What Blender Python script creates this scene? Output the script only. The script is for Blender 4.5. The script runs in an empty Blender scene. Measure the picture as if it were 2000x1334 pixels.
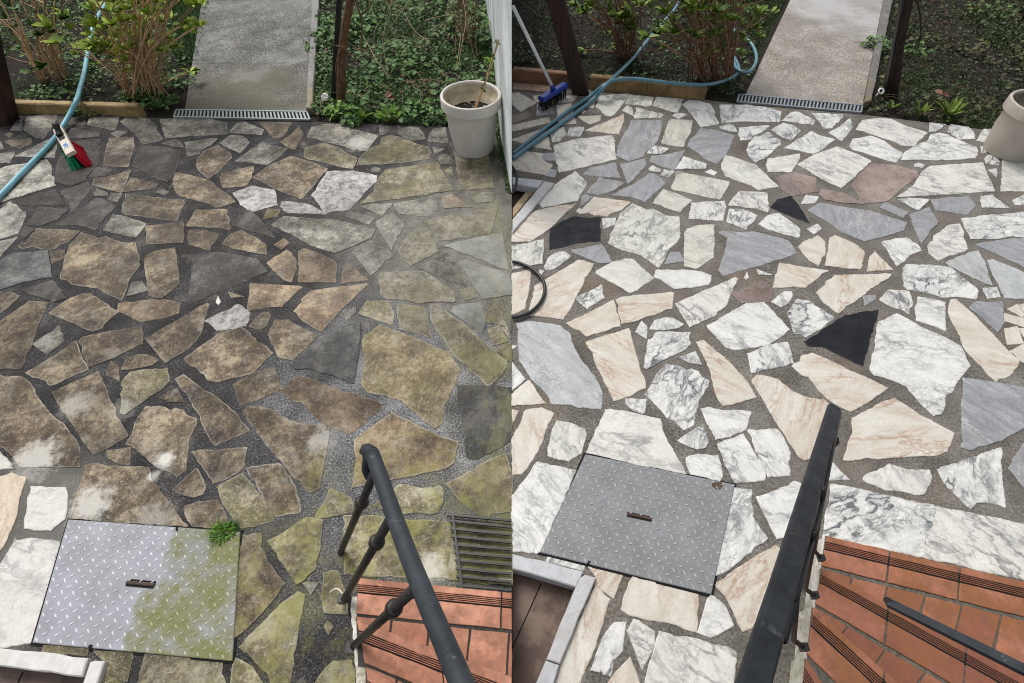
import bpy, bmesh, math, random
from mathutils import Vector, Matrix, noise

random.seed(11)
sc = bpy.context.scene
R = math.radians

# ------------------------------------------------------------------ camera, sky, sun, exposure
HC, PIT, FPX = 2.0, R(51.8), 1000.0
CP, SP = math.cos(PIT), math.sin(PIT)
cam_d = bpy.data.cameras.new('camera')
cam_d.sensor_width = 36.0
cam_d.lens = 18.0
cam_d.clip_start = 0.01
cam_d.clip_end = 400.0
cam = bpy.data.objects.new('camera', cam_d)
sc.collection.objects.link(cam)
cam.location = (0, 0, HC)
cam.rotation_euler = (R(90) - PIT, 0, 0)
sc.camera = cam

SUN_EL, SUN_AZ = R(58), R(-34)          # azimuth measured from +Y (the garden side)
world = bpy.data.worlds.new('World')
sc.world = world
world.use_nodes = True
wn = world.node_tree
bg = wn.nodes['Background']
sky = wn.nodes.new('ShaderNodeTexSky')
sky.sky_type = 'NISHITA'
sky.sun_disc = False
sky.sun_elevation = SUN_EL
sky.sun_rotation = SUN_AZ
sky.dust_density = 4.0
hsv = wn.nodes.new('ShaderNodeHueSaturation')   # cloud cover greys the sky
hsv.inputs['Saturation'].default_value = 0.3
wn.links.new(sky.outputs[0], hsv.inputs['Color'])
wn.links.new(hsv.outputs[0], bg.inputs[0])
bg.inputs[1].default_value = 0.13

sun_d = bpy.data.lights.new('sun', 'SUN')
sun_d.energy = 1.5
sun_d.angle = R(24)
sun_d.color = (1.0, 0.96, 0.9)
sun = bpy.data.objects.new('sun', sun_d)
sc.collection.objects.link(sun)
sdir = Vector((math.sin(SUN_AZ) * math.cos(SUN_EL), math.cos(SUN_AZ) * math.cos(SUN_EL), math.sin(SUN_EL)))
sun.rotation_euler = sdir.to_track_quat('Z', 'Y').to_euler()
sun.location = (0, 0, 8)

sc.view_settings.view_transform = 'Standard'
sc.view_settings.look = 'None'
sc.view_settings.exposure = 0.15
sc.view_settings.gamma = 1.0
sc.cycles.filter_width = 1.0
sc.cycles.use_denoising = True

# ------------------------------------------------------------------ measuring helpers
def ray(px, py):
    u = (px - 1000) / FPX
    v = (py - 667) / FPX
    return Vector((u, CP - v * SP, -SP - v * CP))

def G(px, py, z=0.0):
    d = ray(px, py)
    t = (z - HC) / d.z
    return Vector((d.x * t, d.y * t, z))

def PY(px, py, y):
    d = ray(px, py)
    t = y / d.y
    return Vector((d.x * t, y, HC + d.z * t))

def PD(px, py, t):
    d = ray(px, py)
    return Vector((d.x * t, d.y * t, HC + d.z * t))

HM = ((1.32495638, 0.187537758, -1526.96390), (-0.0376879452, 1.25506572, 74.0058642), (1.41742173e-4, -3.94687082e-5, 1.0))
def to_dirty(p):
    x, y = p
    w = HM[2][0] * x + HM[2][1] * y + HM[2][2]
    return ((HM[0][0] * x + HM[0][1] * y + HM[0][2]) / w, (HM[1][0] * x + HM[1][1] * y + HM[1][2]) / w)

def clip_x(pts, X, keep_right):
    out = []
    n = len(pts)
    ins = lambda p: (p[0] >= X) if keep_right else (p[0] <= X)
    for i in range(n):
        a, b = pts[i], pts[(i + 1) % n]
        ia, ib = ins(a), ins(b)
        if ia:
            out.append(a)
        if ia != ib:
            t = (X - a[0]) / (b[0] - a[0])
            out.append((X, a[1] + t * (b[1] - a[1])))
    return out

def area(p):
    return 0.5 * sum(p[i][0] * p[(i + 1) % len(p)][1] - p[(i + 1) % len(p)][0] * p[i][1] for i in range(len(p)))

def inside(p, poly):
    c = False
    n = len(poly)
    for i in range(n):
        a, b = poly[i], poly[(i + 1) % n]
        if (a[1] > p[1]) != (b[1] > p[1]) and p[0] < (b[0] - a[0]) * (p[1] - a[1]) / (b[1] - a[1]) + a[0]:
            c = not c
    return c

# ------------------------------------------------------------------ mesh building helpers
class MB:
    def __init__(s):
        s.v, s.f, s.m, s.lv, s.ed = [], [], [], [], []

    def vert(s, p, lv=0.5, ed=0.0):
        s.v.append(tuple(p)); s.lv.append(lv); s.ed.append(ed)
        return len(s.v) - 1

    def face(s, idx, mi=0):
        s.f.append(tuple(idx)); s.m.append(mi)

    def prism(s, pts, z0, z1, lv=0.5, mi=0, bev=0.0):
        """flat polygon (x,y points) extruded from z0 up to z1, with an optional chamfer"""
        pts = [(p[0], p[1]) for p in pts]
        if area(pts) < 0:
            pts = pts[::-1]
        n = len(pts)
        lo = [s.vert((x, y, z0), lv, 0) for x, y in pts]
        rings = [lo]
        if bev:
            rings.append([s.vert((x, y, z1 - bev), lv, 1) for x, y in pts])
            rings.append([s.vert((x, y, z1), lv, 0.6) for x, y in offset(pts, bev)])
        else:
            rings.append([s.vert((x, y, z1), lv, 0) for x, y in pts])
        for a, b in zip(rings[:-1], rings[1:]):
            for i in range(n):
                j = (i + 1) % n
                s.face((a[i], a[j], b[j], b[i]), mi)
        s.face(rings[-1], mi)
        s.face(lo[::-1], mi)

    def hexa(s, a, b, lv=0.5, mi=0):
        """solid between two loops of equal length"""
        n = len(a)
        A = [s.vert(p, lv) for p in a]; B = [s.vert(p, lv) for p in b]
        for i in range(n):
            j = (i + 1) % n
            s.face((A[i], A[j], B[j], B[i]), mi)
        s.face(A[::-1], mi); s.face(B, mi)

    def box(s, c, ax, ay, az, lv=0.5, mi=0):
        c = Vector(c)
        q = [(-1, -1), (1, -1), (1, 1), (-1, 1)]
        s.hexa([c + ax * i + ay * j - az for i, j in q], [c + ax * i + ay * j + az for i, j in q], lv, mi)

    def bar(s, a, b, w, h, up=Vector((0, 0, 1)), lv=0.5, mi=0):
        a, b = Vector(a), Vector(b)
        d = (b - a); L = d.length; d.normalize()
        sd = d.cross(up).normalized(); u = sd.cross(d)
        s.box((a + b) / 2, d * L / 2, sd * w / 2, u * h / 2, lv, mi)

    def tube(s, pts, rad, n=8, lv=0.5, mi=0, cap=True):
        pts = [Vector(p) for p in pts]
        if not hasattr(rad, '__len__'):
            rad = [rad] * len(pts)
        prev = None
        side = None
        for k, p in enumerate(pts):
            t = (pts[min(k + 1, len(pts) - 1)] - pts[max(k - 1, 0)])
            if t.length < 1e-9:
                t = Vector((0, 0, 1))
            t.normalize()
            if side is None:
                side = t.cross(Vector((0.3, 0.2, 1)) if abs(t.z) < 0.9 else Vector((1, 0.2, 0.1))).normalized()
            side = (side - t * side.dot(t)).normalized()
            up = t.cross(side)
            ring = [s.vert(p + (side * math.cos(2 * math.pi * i / n) + up * math.sin(2 * math.pi * i / n)) * rad[k], lv) for i in range(n)]
            if prev:
                for i in range(n):
                    j = (i + 1) % n
                    s.face((prev[i], prev[j], ring[j], ring[i]), mi)
            elif cap:
                s.face(ring[::-1], mi)
            prev = ring
        if cap:
            s.face(prev, mi)

    def lathe(s, c, prof, n=48, lv=0.5, mi=0, top=True):
        c = Vector(c)
        prev = None
        for r, z in prof:
            ring = [s.vert(c + Vector((r * math.cos(2 * math.pi * i / n), r * math.sin(2 * math.pi * i / n), z)), lv) for i in range(n)]
            if prev:
                for i in range(n):
                    j = (i + 1) % n
                    s.face((prev[i], prev[j], ring[j], ring[i]), mi)
            else:
                first = ring
            prev = ring
        if top:
            s.face(first[::-1], mi)
            s.face(prev, mi)

    def leaf(s, p, d, nrm, L, W, lv, curl=0.15, mi=0):
        p, d, nrm = Vector(p), Vector(d).normalized(), Vector(nrm)
        sd = d.cross(nrm)
        if sd.length < 1e-4:
            sd = d.cross(Vector((1, 0.3, 0.2)))
        sd.normalize()
        nn = sd.cross(d).normalized()
        a = s.vert(p, lv)
        m = s.vert(p + d * L * 0.5 - nn * L * 0.03, lv)
        l1 = s.vert(p + d * L * 0.32 + sd * W * 0.46 + nn * W * 0.12, lv)
        r1 = s.vert(p + d * L * 0.32 - sd * W * 0.46 + nn * W * 0.12, lv)
        l2 = s.vert(p + d * L * 0.68 + sd * W * 0.38 + nn * W * 0.06, lv)
        r2 = s.vert(p + d * L * 0.68 - sd * W * 0.38 + nn * W * 0.06, lv)
        t = s.vert(p + d * L - nn * L * curl, lv)
        for f in ((a, m, l1), (l1, m, l2), (l2, m, t), (a, r1, m), (r1, r2, m), (r2, t, m)):
            s.face(f, mi)

    def blade(s, p, d, L, W, lv, bend=0.3, mi=0):
        p, d = Vector(p), Vector(d).normalized()
        sd = d.cross(Vector((random.uniform(-1, 1), random.uniform(-1, 1), 0.2)))
        if sd.length < 1e-4:
            sd = Vector((1, 0, 0))
        sd.normalize()
        m = p + d * L * 0.55
        t = p + d * L + Vector((d.x, d.y, -0.3)) * L * bend
        a, b = s.vert(p - sd * W / 2, lv), s.vert(p + sd * W / 2, lv)
        c, e = s.vert(m + sd * W * 0.35, lv), s.vert(m - sd * W * 0.35, lv)
        q = s.vert(t, lv)
        s.face((a, b, c, e), mi); s.face((e, c, q), mi)

    def build(s, name, mats, parent=None, smooth=False):
        me = bpy.data.meshes.new(name)
        off = Vector(parent['_base']) if parent is not None and '_base' in parent else Vector((0, 0, 0))
        me.from_pydata([Vector(p) - off for p in s.v], [], s.f)
        if not isinstance(mats, (list, tuple)):
            mats = [mats]
        for m in mats:
            me.materials.append(m)
        if len(mats) > 1:
            me.polygons.foreach_set('material_index', s.m)
        for nm, arr in (('lv', s.lv), ('edge', s.ed)):
            at = me.attributes.new(nm, 'FLOAT', 'POINT')
            at.data.foreach_set('value', arr)
        if smooth:
            me.polygons.foreach_set('use_smooth', [True] * len(me.polygons))
        me.update()
        o = bpy.data.objects.new(name, me)
        sc.collection.objects.link(o)
        if parent is not None:
            o.parent = parent
            if '_base' in parent:
                o['_base'] = list(off)
        return o

def smooth_by_angle(o, ang=40):
    me = o.data
    me.polygons.foreach_set('use_smooth', [True] * len(me.polygons))
    bm = bmesh.new(); bm.from_mesh(me)
    for e in bm.edges:
        e.smooth = not (len(e.link_faces) == 2 and e.calc_face_angle(0) > R(ang))
    bm.to_mesh(me); bm.free()

def thing(name, label, cat, loc, group=None):
    o = bpy.data.objects.new(name, None)
    o.empty_display_size = 0.1
    o.location = loc
    o['_base'] = list(loc)
    sc.collection.objects.link(o)
    return tag(o, label, cat, group)

def tag(o, label, cat, group=None, kind=None):
    if label: o['label'] = label
    if cat: o['category'] = cat
    if group: o['group'] = group
    if kind: o['kind'] = kind
    return o

def offset(pts, d):
    """move a counter-clockwise polygon inwards by d"""
    n = len(pts)
    out = []
    for i in range(n):
        p0, p1, p2 = Vector(pts[i - 1]), Vector(pts[i]), Vector(pts[(i + 1) % n])
        e1, e2 = (p1 - p0), (p2 - p1)
        if e1.length < 1e-9 or e2.length < 1e-9:
            out.append(tuple(p1)); continue
        n1 = Vector((-e1.y, e1.x)).normalized(); n2 = Vector((-e2.y, e2.x)).normalized()
        b = n1 + n2
        k = b.length
        if k < 0.3:
            out.append(tuple(p1 + n1 * d)); continue
        b /= k
        out.append(tuple(p1 + b * min(d / max(0.35, b.dot(n1)), d * 2.2)))
    return out

def rough_outline(pts, step=0.03, amp=0.0035, seed=0.0):
    out = []
    n = len(pts)
    for i in range(n):
        a, b = Vector(pts[i]), Vector(pts[(i + 1) % n])
        L = (b - a).length
        k = max(1, int(L / step))
        nrm = Vector((-(b - a).y, (b - a).x))
        if nrm.length: nrm.normalize()
        for j in range(k):
            p = a.lerp(b, j / k)
            if j:
                q = Vector((p.x * 14 + seed, p.y * 14, seed))
                p = p + nrm * (noise.noise(q) * amp * 1.6 + noise.noise(q * 4.1) * amp) * min(1, L / 0.08)
            out.append((p.x, p.y))
    return out

def px_poly(s, z=0.0):
    return [tuple(G(x, y, z).xy) for x, y in s]

# ------------------------------------------------------------------ material helpers
class N:
    def __init__(s, name, rough=0.6, spec=0.5):
        s.mat = bpy.data.materials.new(name)
        s.mat.use_nodes = True
        s.nt = s.mat.node_tree
        s.b = s.nt.nodes['Principled BSDF']
        s.b.inputs['Roughness'].default_value = rough
        s.b.inputs['Specular IOR Level'].default_value = spec
        tc = s.nt.nodes.new('ShaderNodeTexCoord')
        s.obj = tc.outputs['Object']
        s.oi = s.nt.nodes.new('ShaderNodeObjectInfo').outputs['Random']

    def set(s, sock, val):
        if hasattr(val, 'is_output') or isinstance(val, bpy.types.NodeSocket):
            s.nt.links.new(val, sock)
        else:
            if isinstance(val, (tuple, list)) and len(val) == 3 and sock.type == 'RGBA':
                val = (*val, 1)
            sock.default_value = val

    def math(s, op, a, b=0.0, c=None, clamp=False):
        n = s.nt.nodes.new('ShaderNodeMath'); n.operation = op; n.use_clamp = clamp
        s.set(n.inputs[0], a); s.set(n.inputs[1], b)
        if c is not None: s.set(n.inputs[2], c)
        return n.outputs[0]

    def vmath(s, op, a, b):
        n = s.nt.nodes.new('ShaderNodeVectorMath'); n.operation = op
        s.set(n.inputs[0], a); s.set(n.inputs[1], b)
        return n.outputs['Value'] if op in ('DISTANCE', 'LENGTH', 'DOT_PRODUCT') else n.outputs[0]

    def noise(s, scale, detail=5, rough=0.55, vec=None, dist=0.0, col=False):
        n = s.nt.nodes.new('ShaderNodeTexNoise')
        s.set(n.inputs['Vector'], vec if vec is not None else s.obj)
        n.inputs['Scale'].default_value = scale; n.inputs['Detail'].default_value = detail
        n.inputs['Roughness'].default_value = rough; n.inputs['Distortion'].default_value = dist
        return n.outputs['Color' if col else 'Fac']

    def voro(s, scale, vec=None, feature='F1', out='Distance', rnd=1.0):
        n = s.nt.nodes.new('ShaderNodeTexVoronoi'); n.feature = feature
        s.set(n.inputs['Vector'], vec if vec is not None else s.obj)
        n.inputs['Scale'].default_value = scale; n.inputs['Randomness'].default_value = rnd
        return n.outputs[out]

    def ramp(s, fac, stops):
        n = s.nt.nodes.new('ShaderNodeValToRGB')
        cr = n.color_ramp
        while len(cr.elements) < len(stops): cr.elements.new(0.5)
        for e, (p, c) in zip(cr.elements, stops):
            e.position = p
            e.color = (c, c, c, 1) if not isinstance(c, (tuple, list)) else (*c, 1)
        s.set(n.inputs[0], fac)
        return n.outputs[0]

    def mix(s, fac, a, b, mode='MIX'):
        n = s.nt.nodes.new('ShaderNodeMix'); n.data_type = 'RGBA'; n.blend_type = mode
        s.set(n.inputs[0], fac); s.set(n.inputs[6], a); s.set(n.inputs[7], b)
        return n.outputs[2]

    def attr(s, nm):
        n = s.nt.nodes.new('ShaderNodeAttribute'); n.attribute_name = nm
        return n.outputs['Fac']

    def shifted(s, amount=40.0):
        n = s.nt.nodes.new('ShaderNodeCombineXYZ')
        s.set(n.inputs[0], s.math('MULTIPLY', s.oi, amount)); s.set(n.inputs[1], s.math('MULTIPLY', s.oi, amount * 1.7))
        s.set(n.inputs[2], s.math('MULTIPLY', s.oi, amount * 0.3))
        return s.vmath('ADD', s.obj, n.outputs[0])

    def rotated(s, vec, stretch=(1, 1, 1), turn=True):
        v = vec
        if turn:
            r = s.nt.nodes.new('ShaderNodeVectorRotate'); r.rotation_type = 'Z_AXIS'
            s.set(r.inputs['Vector'], v); s.set(r.inputs['Angle'], s.math('MULTIPLY', s.oi, 43.0))
            v = r.outputs[0]
        return s.vmath('MULTIPLY', v, stretch)

    def bump(s, h, strength=0.3, dist=0.004):
        n = s.nt.nodes.new('ShaderNodeBump')
        n.inputs['Strength'].default_value = strength; n.inputs['Distance'].default_value = dist
        s.set(n.inputs['Height'], h)
        s.nt.links.new(n.outputs[0], s.b.inputs['Normal'])

    def done(s, col, rough=None):
        s.set(s.b.inputs['Base Color'], col)
        if rough is not None: s.set(s.b.inputs['Roughness'], rough)
        return s.mat

def film(m, c, joint=False):
    """soot, algae and pale dust lying over stones and joints alike"""
    o = m.obj
    soot = m.ramp(m.noise(2.1, 8, 0.7, m.vmath('ADD', o, (1.3, 4.1, 0))), [(0.46, 0.0), (0.6, 1.0)])
    d0 = m.vmath('DISTANCE', o, tuple(G(260, 430)))
    near = m.ramp(m.math('ADD', d0, m.math('MULTIPLY', m.noise(3, 4, 0.6), 0.8)), [(0.5, 0.85), (1.9, 0.3)])
    c = m.mix(m.math('MULTIPLY', m.math('MULTIPLY', soot, near), 0.85), c, (0.042, 0.037, 0.034))
    sx = m.nt.nodes.new('ShaderNodeSeparateXYZ'); m.set(sx.inputs[0], o)
    east = m.ramp(m.math('ADD', sx.outputs[0], m.math('MULTIPLY', m.noise(2.5, 5, 0.6), 0.8)), [(0.0, 0.0), (0.42, 1.0)])
    al = m.ramp(m.noise(7.5, 9, 0.74, m.vmath('MULTIPLY', m.vmath('ADD', o, (8, 2, 0)), (1.0, 0.45, 1.0))), [(0.46, 0.0), (0.57, 1.0)])
    c = m.mix(m.math('MULTIPLY', m.math('MULTIPLY', al, east), 0.5), c, (0.24, 0.235, 0.1))
    d4 = m.vmath('DISTANCE', o, tuple(G(760, 1150)))
    al2 = m.ramp(m.noise(7, 9, 0.75, m.vmath('ADD', o, (1, 9, 0))), [(0.47, 0.0), (0.57, 1.0)])
    c = m.mix(m.math('MULTIPLY', m.math('MULTIPLY', al2, m.ramp(d4, [(0.35, 1.0), (0.75, 0.0)])), 0.2 if joint else 0.55), c, (0.29, 0.285, 0.075))
    d1 = m.vmath('DISTANCE', o, tuple(G(860, 470)))
    pz = m.ramp(m.math('ADD', d1, m.math('MULTIPLY', m.math('SUBTRACT', m.noise(4, 7, 0.7), 0.5), 1.6)), [(0.2, 1.0), (0.95, 0.0)])
    wisp = m.ramp(m.noise(16, 9, 0.78), [(0.42, 0.15), (0.6, 1.0)])
    c = m.mix(m.math('MULTIPLY', m.math('MULTIPLY', pz, wisp), 0.62), c, (0.33, 0.32, 0.28))
    for px, py, r, k in ((322, 898, 0.05, 1.0), (300, 930, 0.03, 0.9), (70, 898, 0.12, 0.75), (178, 985, 0.1, 0.8), (300, 1018, 0.1, 0.35), (840, 1112, 0.07, 0.8), (630, 860, 0.08, 0.5), (150, 790, 0.09, 0.4), (700, 280, 0.12, 0.6), (240, 800, 0.07, 0.35)):
        dd = m.math('ADD', m.vmath('DISTANCE', o, tuple(G(px, py))), m.math('MULTIPLY', m.math('SUBTRACT', m.noise(24, 7, 0.75), 0.5), r * 2.4))
        c = m.mix(m.math('MULTIPLY', m.ramp(dd, [(r * 0.4, 1.0), (r, 0.0)]), k * (0.6 if joint else 0.9)), c, (0.68, 0.66, 0.6))
    streak = m.ramp(m.noise(9, 6, 0.7, m.vmath('MULTIPLY', o, (1.0, 0.45, 1))), [(0.58, 0.0), (0.72, 0.55)])
    c = m.mix(m.math('MULTIPLY', streak, 0.5), c, (0.4, 0.38, 0.33))
    return c

def white_marble(name, base, vein, patch, amount=1.0, warm=(0.66, 0.6, 0.5), dirt=0.25):
    m = N(name, 0.42, 0.4)
    f1, f2, f3 = (m.math('FRACT', m.math('MULTIPLY', m.oi, q)) for q in (7.31, 13.77, 23.1))
    v = m.rotated(m.shifted(), (1.0, 1.9, 1.0))
    sc_ = m.math('ADD', 0.8, m.math('MULTIPLY', f1, 1.1))
    cs = m.nt.nodes.new('ShaderNodeCombineXYZ')
    for i_ in range(3): m.set(cs.inputs[i_], sc_)
    v = m.vmath('MULTIPLY', v, cs.outputs[0])
    amt = m.math('ADD', 0.45, m.math('MULTIPLY', f2, 0.55))
    w = m.noise(5.0, 3, 0.5, v, col=True)
    v2 = m.vmath('ADD', v, m.vmath('MULTIPLY', w, (0.2, 0.2, 0.0)))
    n1 = m.noise(4.5, 5, 0.55, v2)
    ridge = m.math('ABSOLUTE', m.math('SUBTRACT', n1, 0.5))
    thin = m.ramp(ridge, [(0.0, 1.0), (0.012, 0.75), (0.04, 0.12), (0.1, 0.0)])
    n2 = m.noise(11.0, 5, 0.6, v2)
    ridge2 = m.math('ABSOLUTE', m.math('SUBTRACT', n2, 0.5))
    thin2 = m.ramp(ridge2, [(0.0, 0.75), (0.02, 0.4), (0.07, 0.0)])
    mask = m.ramp(m.noise(2.6, 3, 0.5, v), [(0.38, 0.0), (0.62, 1.0)])
    mask2 = m.ramp(m.noise(4.0, 3, 0.5, m.vmath('ADD', v, (7, 3, 0))), [(0.42, 0.0), (0.64, 1.0)])
    cloud = m.ramp(m.noise(6.5, 6, 0.62, v2), [(0.38, 0.0), (0.72, 1.0)])
    c = m.mix(m.math('MULTIPLY', cloud, m.math('MULTIPLY', amt, 0.6 * amount)), base, patch)
    c = m.mix(m.math('MULTIPLY', m.math('GREATER_THAN', f3, 0.7), 0.3), c, warm)
    c = m.mix(m.math('MULTIPLY', m.math('MULTIPLY', m.noise(2.0, 2, 0.5, v), dirt), 1.0), c, warm)
    c = m.mix(m.math('MULTIPLY', m.math('MULTIPLY', thin, mask), m.math('MULTIPLY', amt, 1.0 * amount), clamp=True), c, vein)
    c = m.mix(m.math('MULTIPLY', m.math('MULTIPLY', thin2, mask2), m.math('MULTIPLY', amt, 0.9 * amount), clamp=True), c, vein)
    n5 = m.noise(24.0, 4, 0.6, v2)
    fine = m.ramp(m.math('ABSOLUTE', m.math('SUBTRACT', n5, 0.5)), [(0.0, 0.6), (0.03, 0.25), (0.08, 0.0)])
    mask5 = m.ramp(m.noise(5.0, 4, 0.6, m.vmath('ADD', v, (2, 9, 0))), [(0.48, 0.0), (0.62, 1.0)])
    c = m.mix(m.math('MULTIPLY', m.math('MULTIPLY', fine, mask5), m.math('MULTIPLY', amt, 0.85 * amount), clamp=True), c, vein)
    speck = m.ramp(m.voro(16.0, m.vmath('ADD', m.obj, (3, 1, 0))), [(0.035, 1.0), (0.06, 0.0)])
    gate = m.ramp(m.noise(9, 2, 0.5), [(0.52, 0.0), (0.56, 1.0)])
    c = m.mix(m.math('MULTIPLY', m.math('MULTIPLY', speck, gate), 0.75), c, (0.06, 0.055, 0.05))
    grit = m.ramp(m.noise(120, 3, 0.6), [(0.3, 0.86), (0.6, 1.0)])
    c = m.mix(1.0, c, grit, 'MULTIPLY')
    e = m.math('MULTIPLY', m.attr('edge'), m.ramp(m.noise(30, 3), [(0.4, 0.0), (0.62, 1.0)]))
    c = m.mix(m.math('MULTIPLY', e, 0.35), c, (0.3, 0.26, 0.2))
    c = m.mix(m.ramp(m.noise(5, 8, 0.72, m.vmath('ADD', m.obj, (2, 7, 0))), [(0.6, 0.0), (0.74, 0.38)]), c, (0.3, 0.265, 0.215))
    m.bump(m.noise(70, 4, 0.6), 0.12, 0.002)
    return m.done(c, m.ramp(m.noise(14, 4), [(0.3, 0.34), (0.7, 0.55)]))

def cream_marble(name, base, pale, vein):
    m = N(name, 0.42, 0.4)
    v = m.rotated(m.shifted(), (1.0, 3.2, 1.0))
    w = m.noise(4.0, 3, 0.5, v, col=True)
    v2 = m.vmath('ADD', v, m.vmath('MULTIPLY', w, (0.16, 0.16, 0)))
    c = m.mix(m.ramp(m.noise(4.5, 6, 0.6, v2), [(0.35, 0), (0.68, 1)]), pale, base)
    ridge = m.math('ABSOLUTE', m.math('SUBTRACT', m.noise(5.5, 6, 0.65, v2), 0.5))
    thin = m.ramp(ridge, [(0, 1), (0.015, 0.5), (0.06, 0.0)])
    mask = m.ramp(m.noise(3, 3, 0.5, v), [(0.44, 0), (0.6, 1)])
    c = m.mix(m.math('MULTIPLY', m.math('MULTIPLY', thin, mask), 0.8), c, vein)
    tint = m.ramp(m.noise(6, 3, 0.5, v2), [(0.6, 0), (0.8, 0.4)])
    c = m.mix(tint, c, (0.5, 0.33, 0.19))
    speck = m.ramp(m.voro(22.0), [(0.03, 1.0), (0.055, 0.0)])
    gate = m.ramp(m.noise(9, 2, 0.5), [(0.53, 0.0), (0.57, 1.0)])
    c = m.mix(m.math('MULTIPLY', m.math('MULTIPLY', speck, gate), 0.7), c, (0.1, 0.07, 0.05))
    c = m.mix(1.0, c, m.ramp(m.noise(110, 3, 0.6), [(0.3, 0.86), (0.6, 1.0)]), 'MULTIPLY')
    e = m.math('MULTIPLY', m.attr('edge'), m.ramp(m.noise(30, 3), [(0.4, 0.0), (0.62, 1.0)]))
    c = m.mix(m.math('MULTIPLY', e, 0.35), c, (0.3, 0.24, 0.17))
    m.bump(m.noise(70, 4, 0.6), 0.12, 0.002)
    return m.done(c, m.ramp(m.noise(14, 4), [(0.3, 0.36), (0.7, 0.56)]))

def grey_marble(name, a, b, streak):
    m = N(name, 0.5, 0.4)
    v = m.rotated(m.shifted(), (1.0, 3.0, 1.0))
    v2 = m.vmath('ADD', v, m.vmath('MULTIPLY', m.noise(3.5, 3, 0.5, v, col=True), (0.15, 0.15, 0)))
    c = m.mix(m.ramp(m.noise(7, 7, 0.66, v2), [(0.32, 0), (0.7, 1)]), a, b)
    ridge = m.math('ABSOLUTE', m.math('SUBTRACT', m.noise(6, 5, 0.6, v2), 0.5))
    mask = m.ramp(m.noise(3, 3, 0.5, v), [(0.45, 0), (0.65, 0.8)])
    c = m.mix(m.math('MULTIPLY', m.ramp(ridge, [(0, 1), (0.03, 0)]), mask), c, streak)
    c = m.mix(1.0, c, m.ramp(m.noise(95, 4, 0.65), [(0.3, 0.78), (0.62, 1.06)]), 'MULTIPLY')
    c = m.mix(m.math('MULTIPLY', m.ramp(m.noise(3, 2, 0.5), [(0.5, 0), (0.75, 0.5)]), 0.8), c, (0.27, 0.22, 0.17))
    m.bump(m.noise(80, 4, 0.6), 0.12, 0.002)
    return m.done(c, m.ramp(m.noise(14, 4), [(0.3, 0.4), (0.7, 0.6)]))

def grime(name, dark, mid, light, pale=(0.5, 0.47, 0.4), edge=0.6, patch=0.25, scratch=0.25, green=0.0, sc1=6.5, cover=True):
    """lichen and dirt over the stone: blotchy, scratched, with rubbed pale rims"""
    m = N(name, 0.7, 0.3)
    v = m.shifted()
    n1 = m.noise(sc1, 7, 0.68, v)
    n2 = m.noise(38, 5, 0.65, v)
    n3 = m.noise(120, 4, 0.7, v)
    f = m.math('ADD', m.math('ADD', m.math('MULTIPLY', n1, 0.5), m.math('MULTIPLY', n2, 0.28)), m.math('MULTIPLY', n3, 0.22))
    c = m.ramp(f, [(0.42, dark), (0.5, mid), (0.58, light)])
    fleck = m.ramp(m.noise(26, 9, 0.8, m.vmath('ADD', v, (3, 6, 0))), [(0.52, 0), (0.66, 0.5)])
    c = m.mix(fleck, c, tuple(x * 0.5 for x in dark))
    tone = m.ramp(m.noise(2.2, 2, 0.5, v), [(0.35, 0.72), (0.65, 1.2)])
    c = m.mix(1.0, c, tone, 'MULTIPLY')
    own = m.ramp(m.math('FRACT', m.math('MULTIPLY', m.oi, 9.7)), [(0.0, (0.66, 0.63, 0.6)), (0.5, (1.0, 0.98, 0.94)), (1.0, (1.3, 1.3, 1.26))])
    if cover: c = m.mix(1.0, c, own, 'MULTIPLY')
    if green:
        g = m.math('MULTIPLY', m.ramp(m.noise(4.5, 5, 0.6, m.vmath('ADD', v, (9, 4, 0))), [(0.45, 0), (0.62, 1)]), green)
        c = m.mix(g, c, (0.19, 0.18, 0.055))
    s1 = m.noise(20, 4, 0.6, m.rotated(v, (1.0, 7.0, 1.0)))
    sm = m.ramp(m.noise(4, 3, 0.5, m.vmath('ADD', v, (2, 8, 0))), [(0.42, 0), (0.62, 1)])
    sf = m.math('MULTIPLY', m.math('MULTIPLY', m.ramp(s1, [(0.56, 0), (0.72, 1)]), sm), scratch)
    c = m.mix(sf, c, pale)
    pm = m.ramp(m.noise(6.5, 10, 0.78, m.vmath('ADD', v, (5, 5, 0))), [(0.52, 0), (0.66, 1)])
    c = m.mix(m.math('MULTIPLY', pm, patch), c, pale)
    e = m.math('POWER', m.attr('edge'), 1.6)
    en = m.ramp(m.noise(13, 4, 0.6), [(0.36, 0.1), (0.6, 1.0)])
    rim = m.ramp(m.math('FRACT', m.math('MULTIPLY', m.oi, 31.3)), [(0.0, 0.25), (1.0, 1.1)])
    c = m.mix(m.math('MULTIPLY', m.math('MULTIPLY', m.math('MULTIPLY', e, en), rim), edge), c, pale)
    c = m.mix(m.ramp(m.noise(150, 3, 0.6), [(0.64, 0), (0.7, 0.7)]), c, pale)
    if cover: c = film(m, c)
    m.bump(m.noise(60, 5, 0.65), 0.35, 0.003)
    return m.done(c, m.ramp(n2, [(0.3, 0.55), (0.7, 0.85)]))

def plain(name, col, rough=0.6, var=0.15, scale=30, spec=0.4, metal=0.0, bump=0.1, lvvar=0.0):
    m = N(name, rough, spec)
    m.b.inputs['Metallic'].default_value = metal
    f = m.ramp(m.noise(scale, 5, 0.6), [(0.3, 1 - var), (0.7, 1 + var)])
    c = m.mix(1.0, col, f, 'MULTIPLY')
    if lvvar:
        c = m.mix(1.0, c, m.ramp(m.attr('lv'), [(0, 1 - lvvar), (1, 1 + lvvar)]), 'MULTIPLY')
    if bump:
        m.bump(m.noise(scale * 3, 4, 0.6), bump, 0.003)
    return m.done(c)

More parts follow.
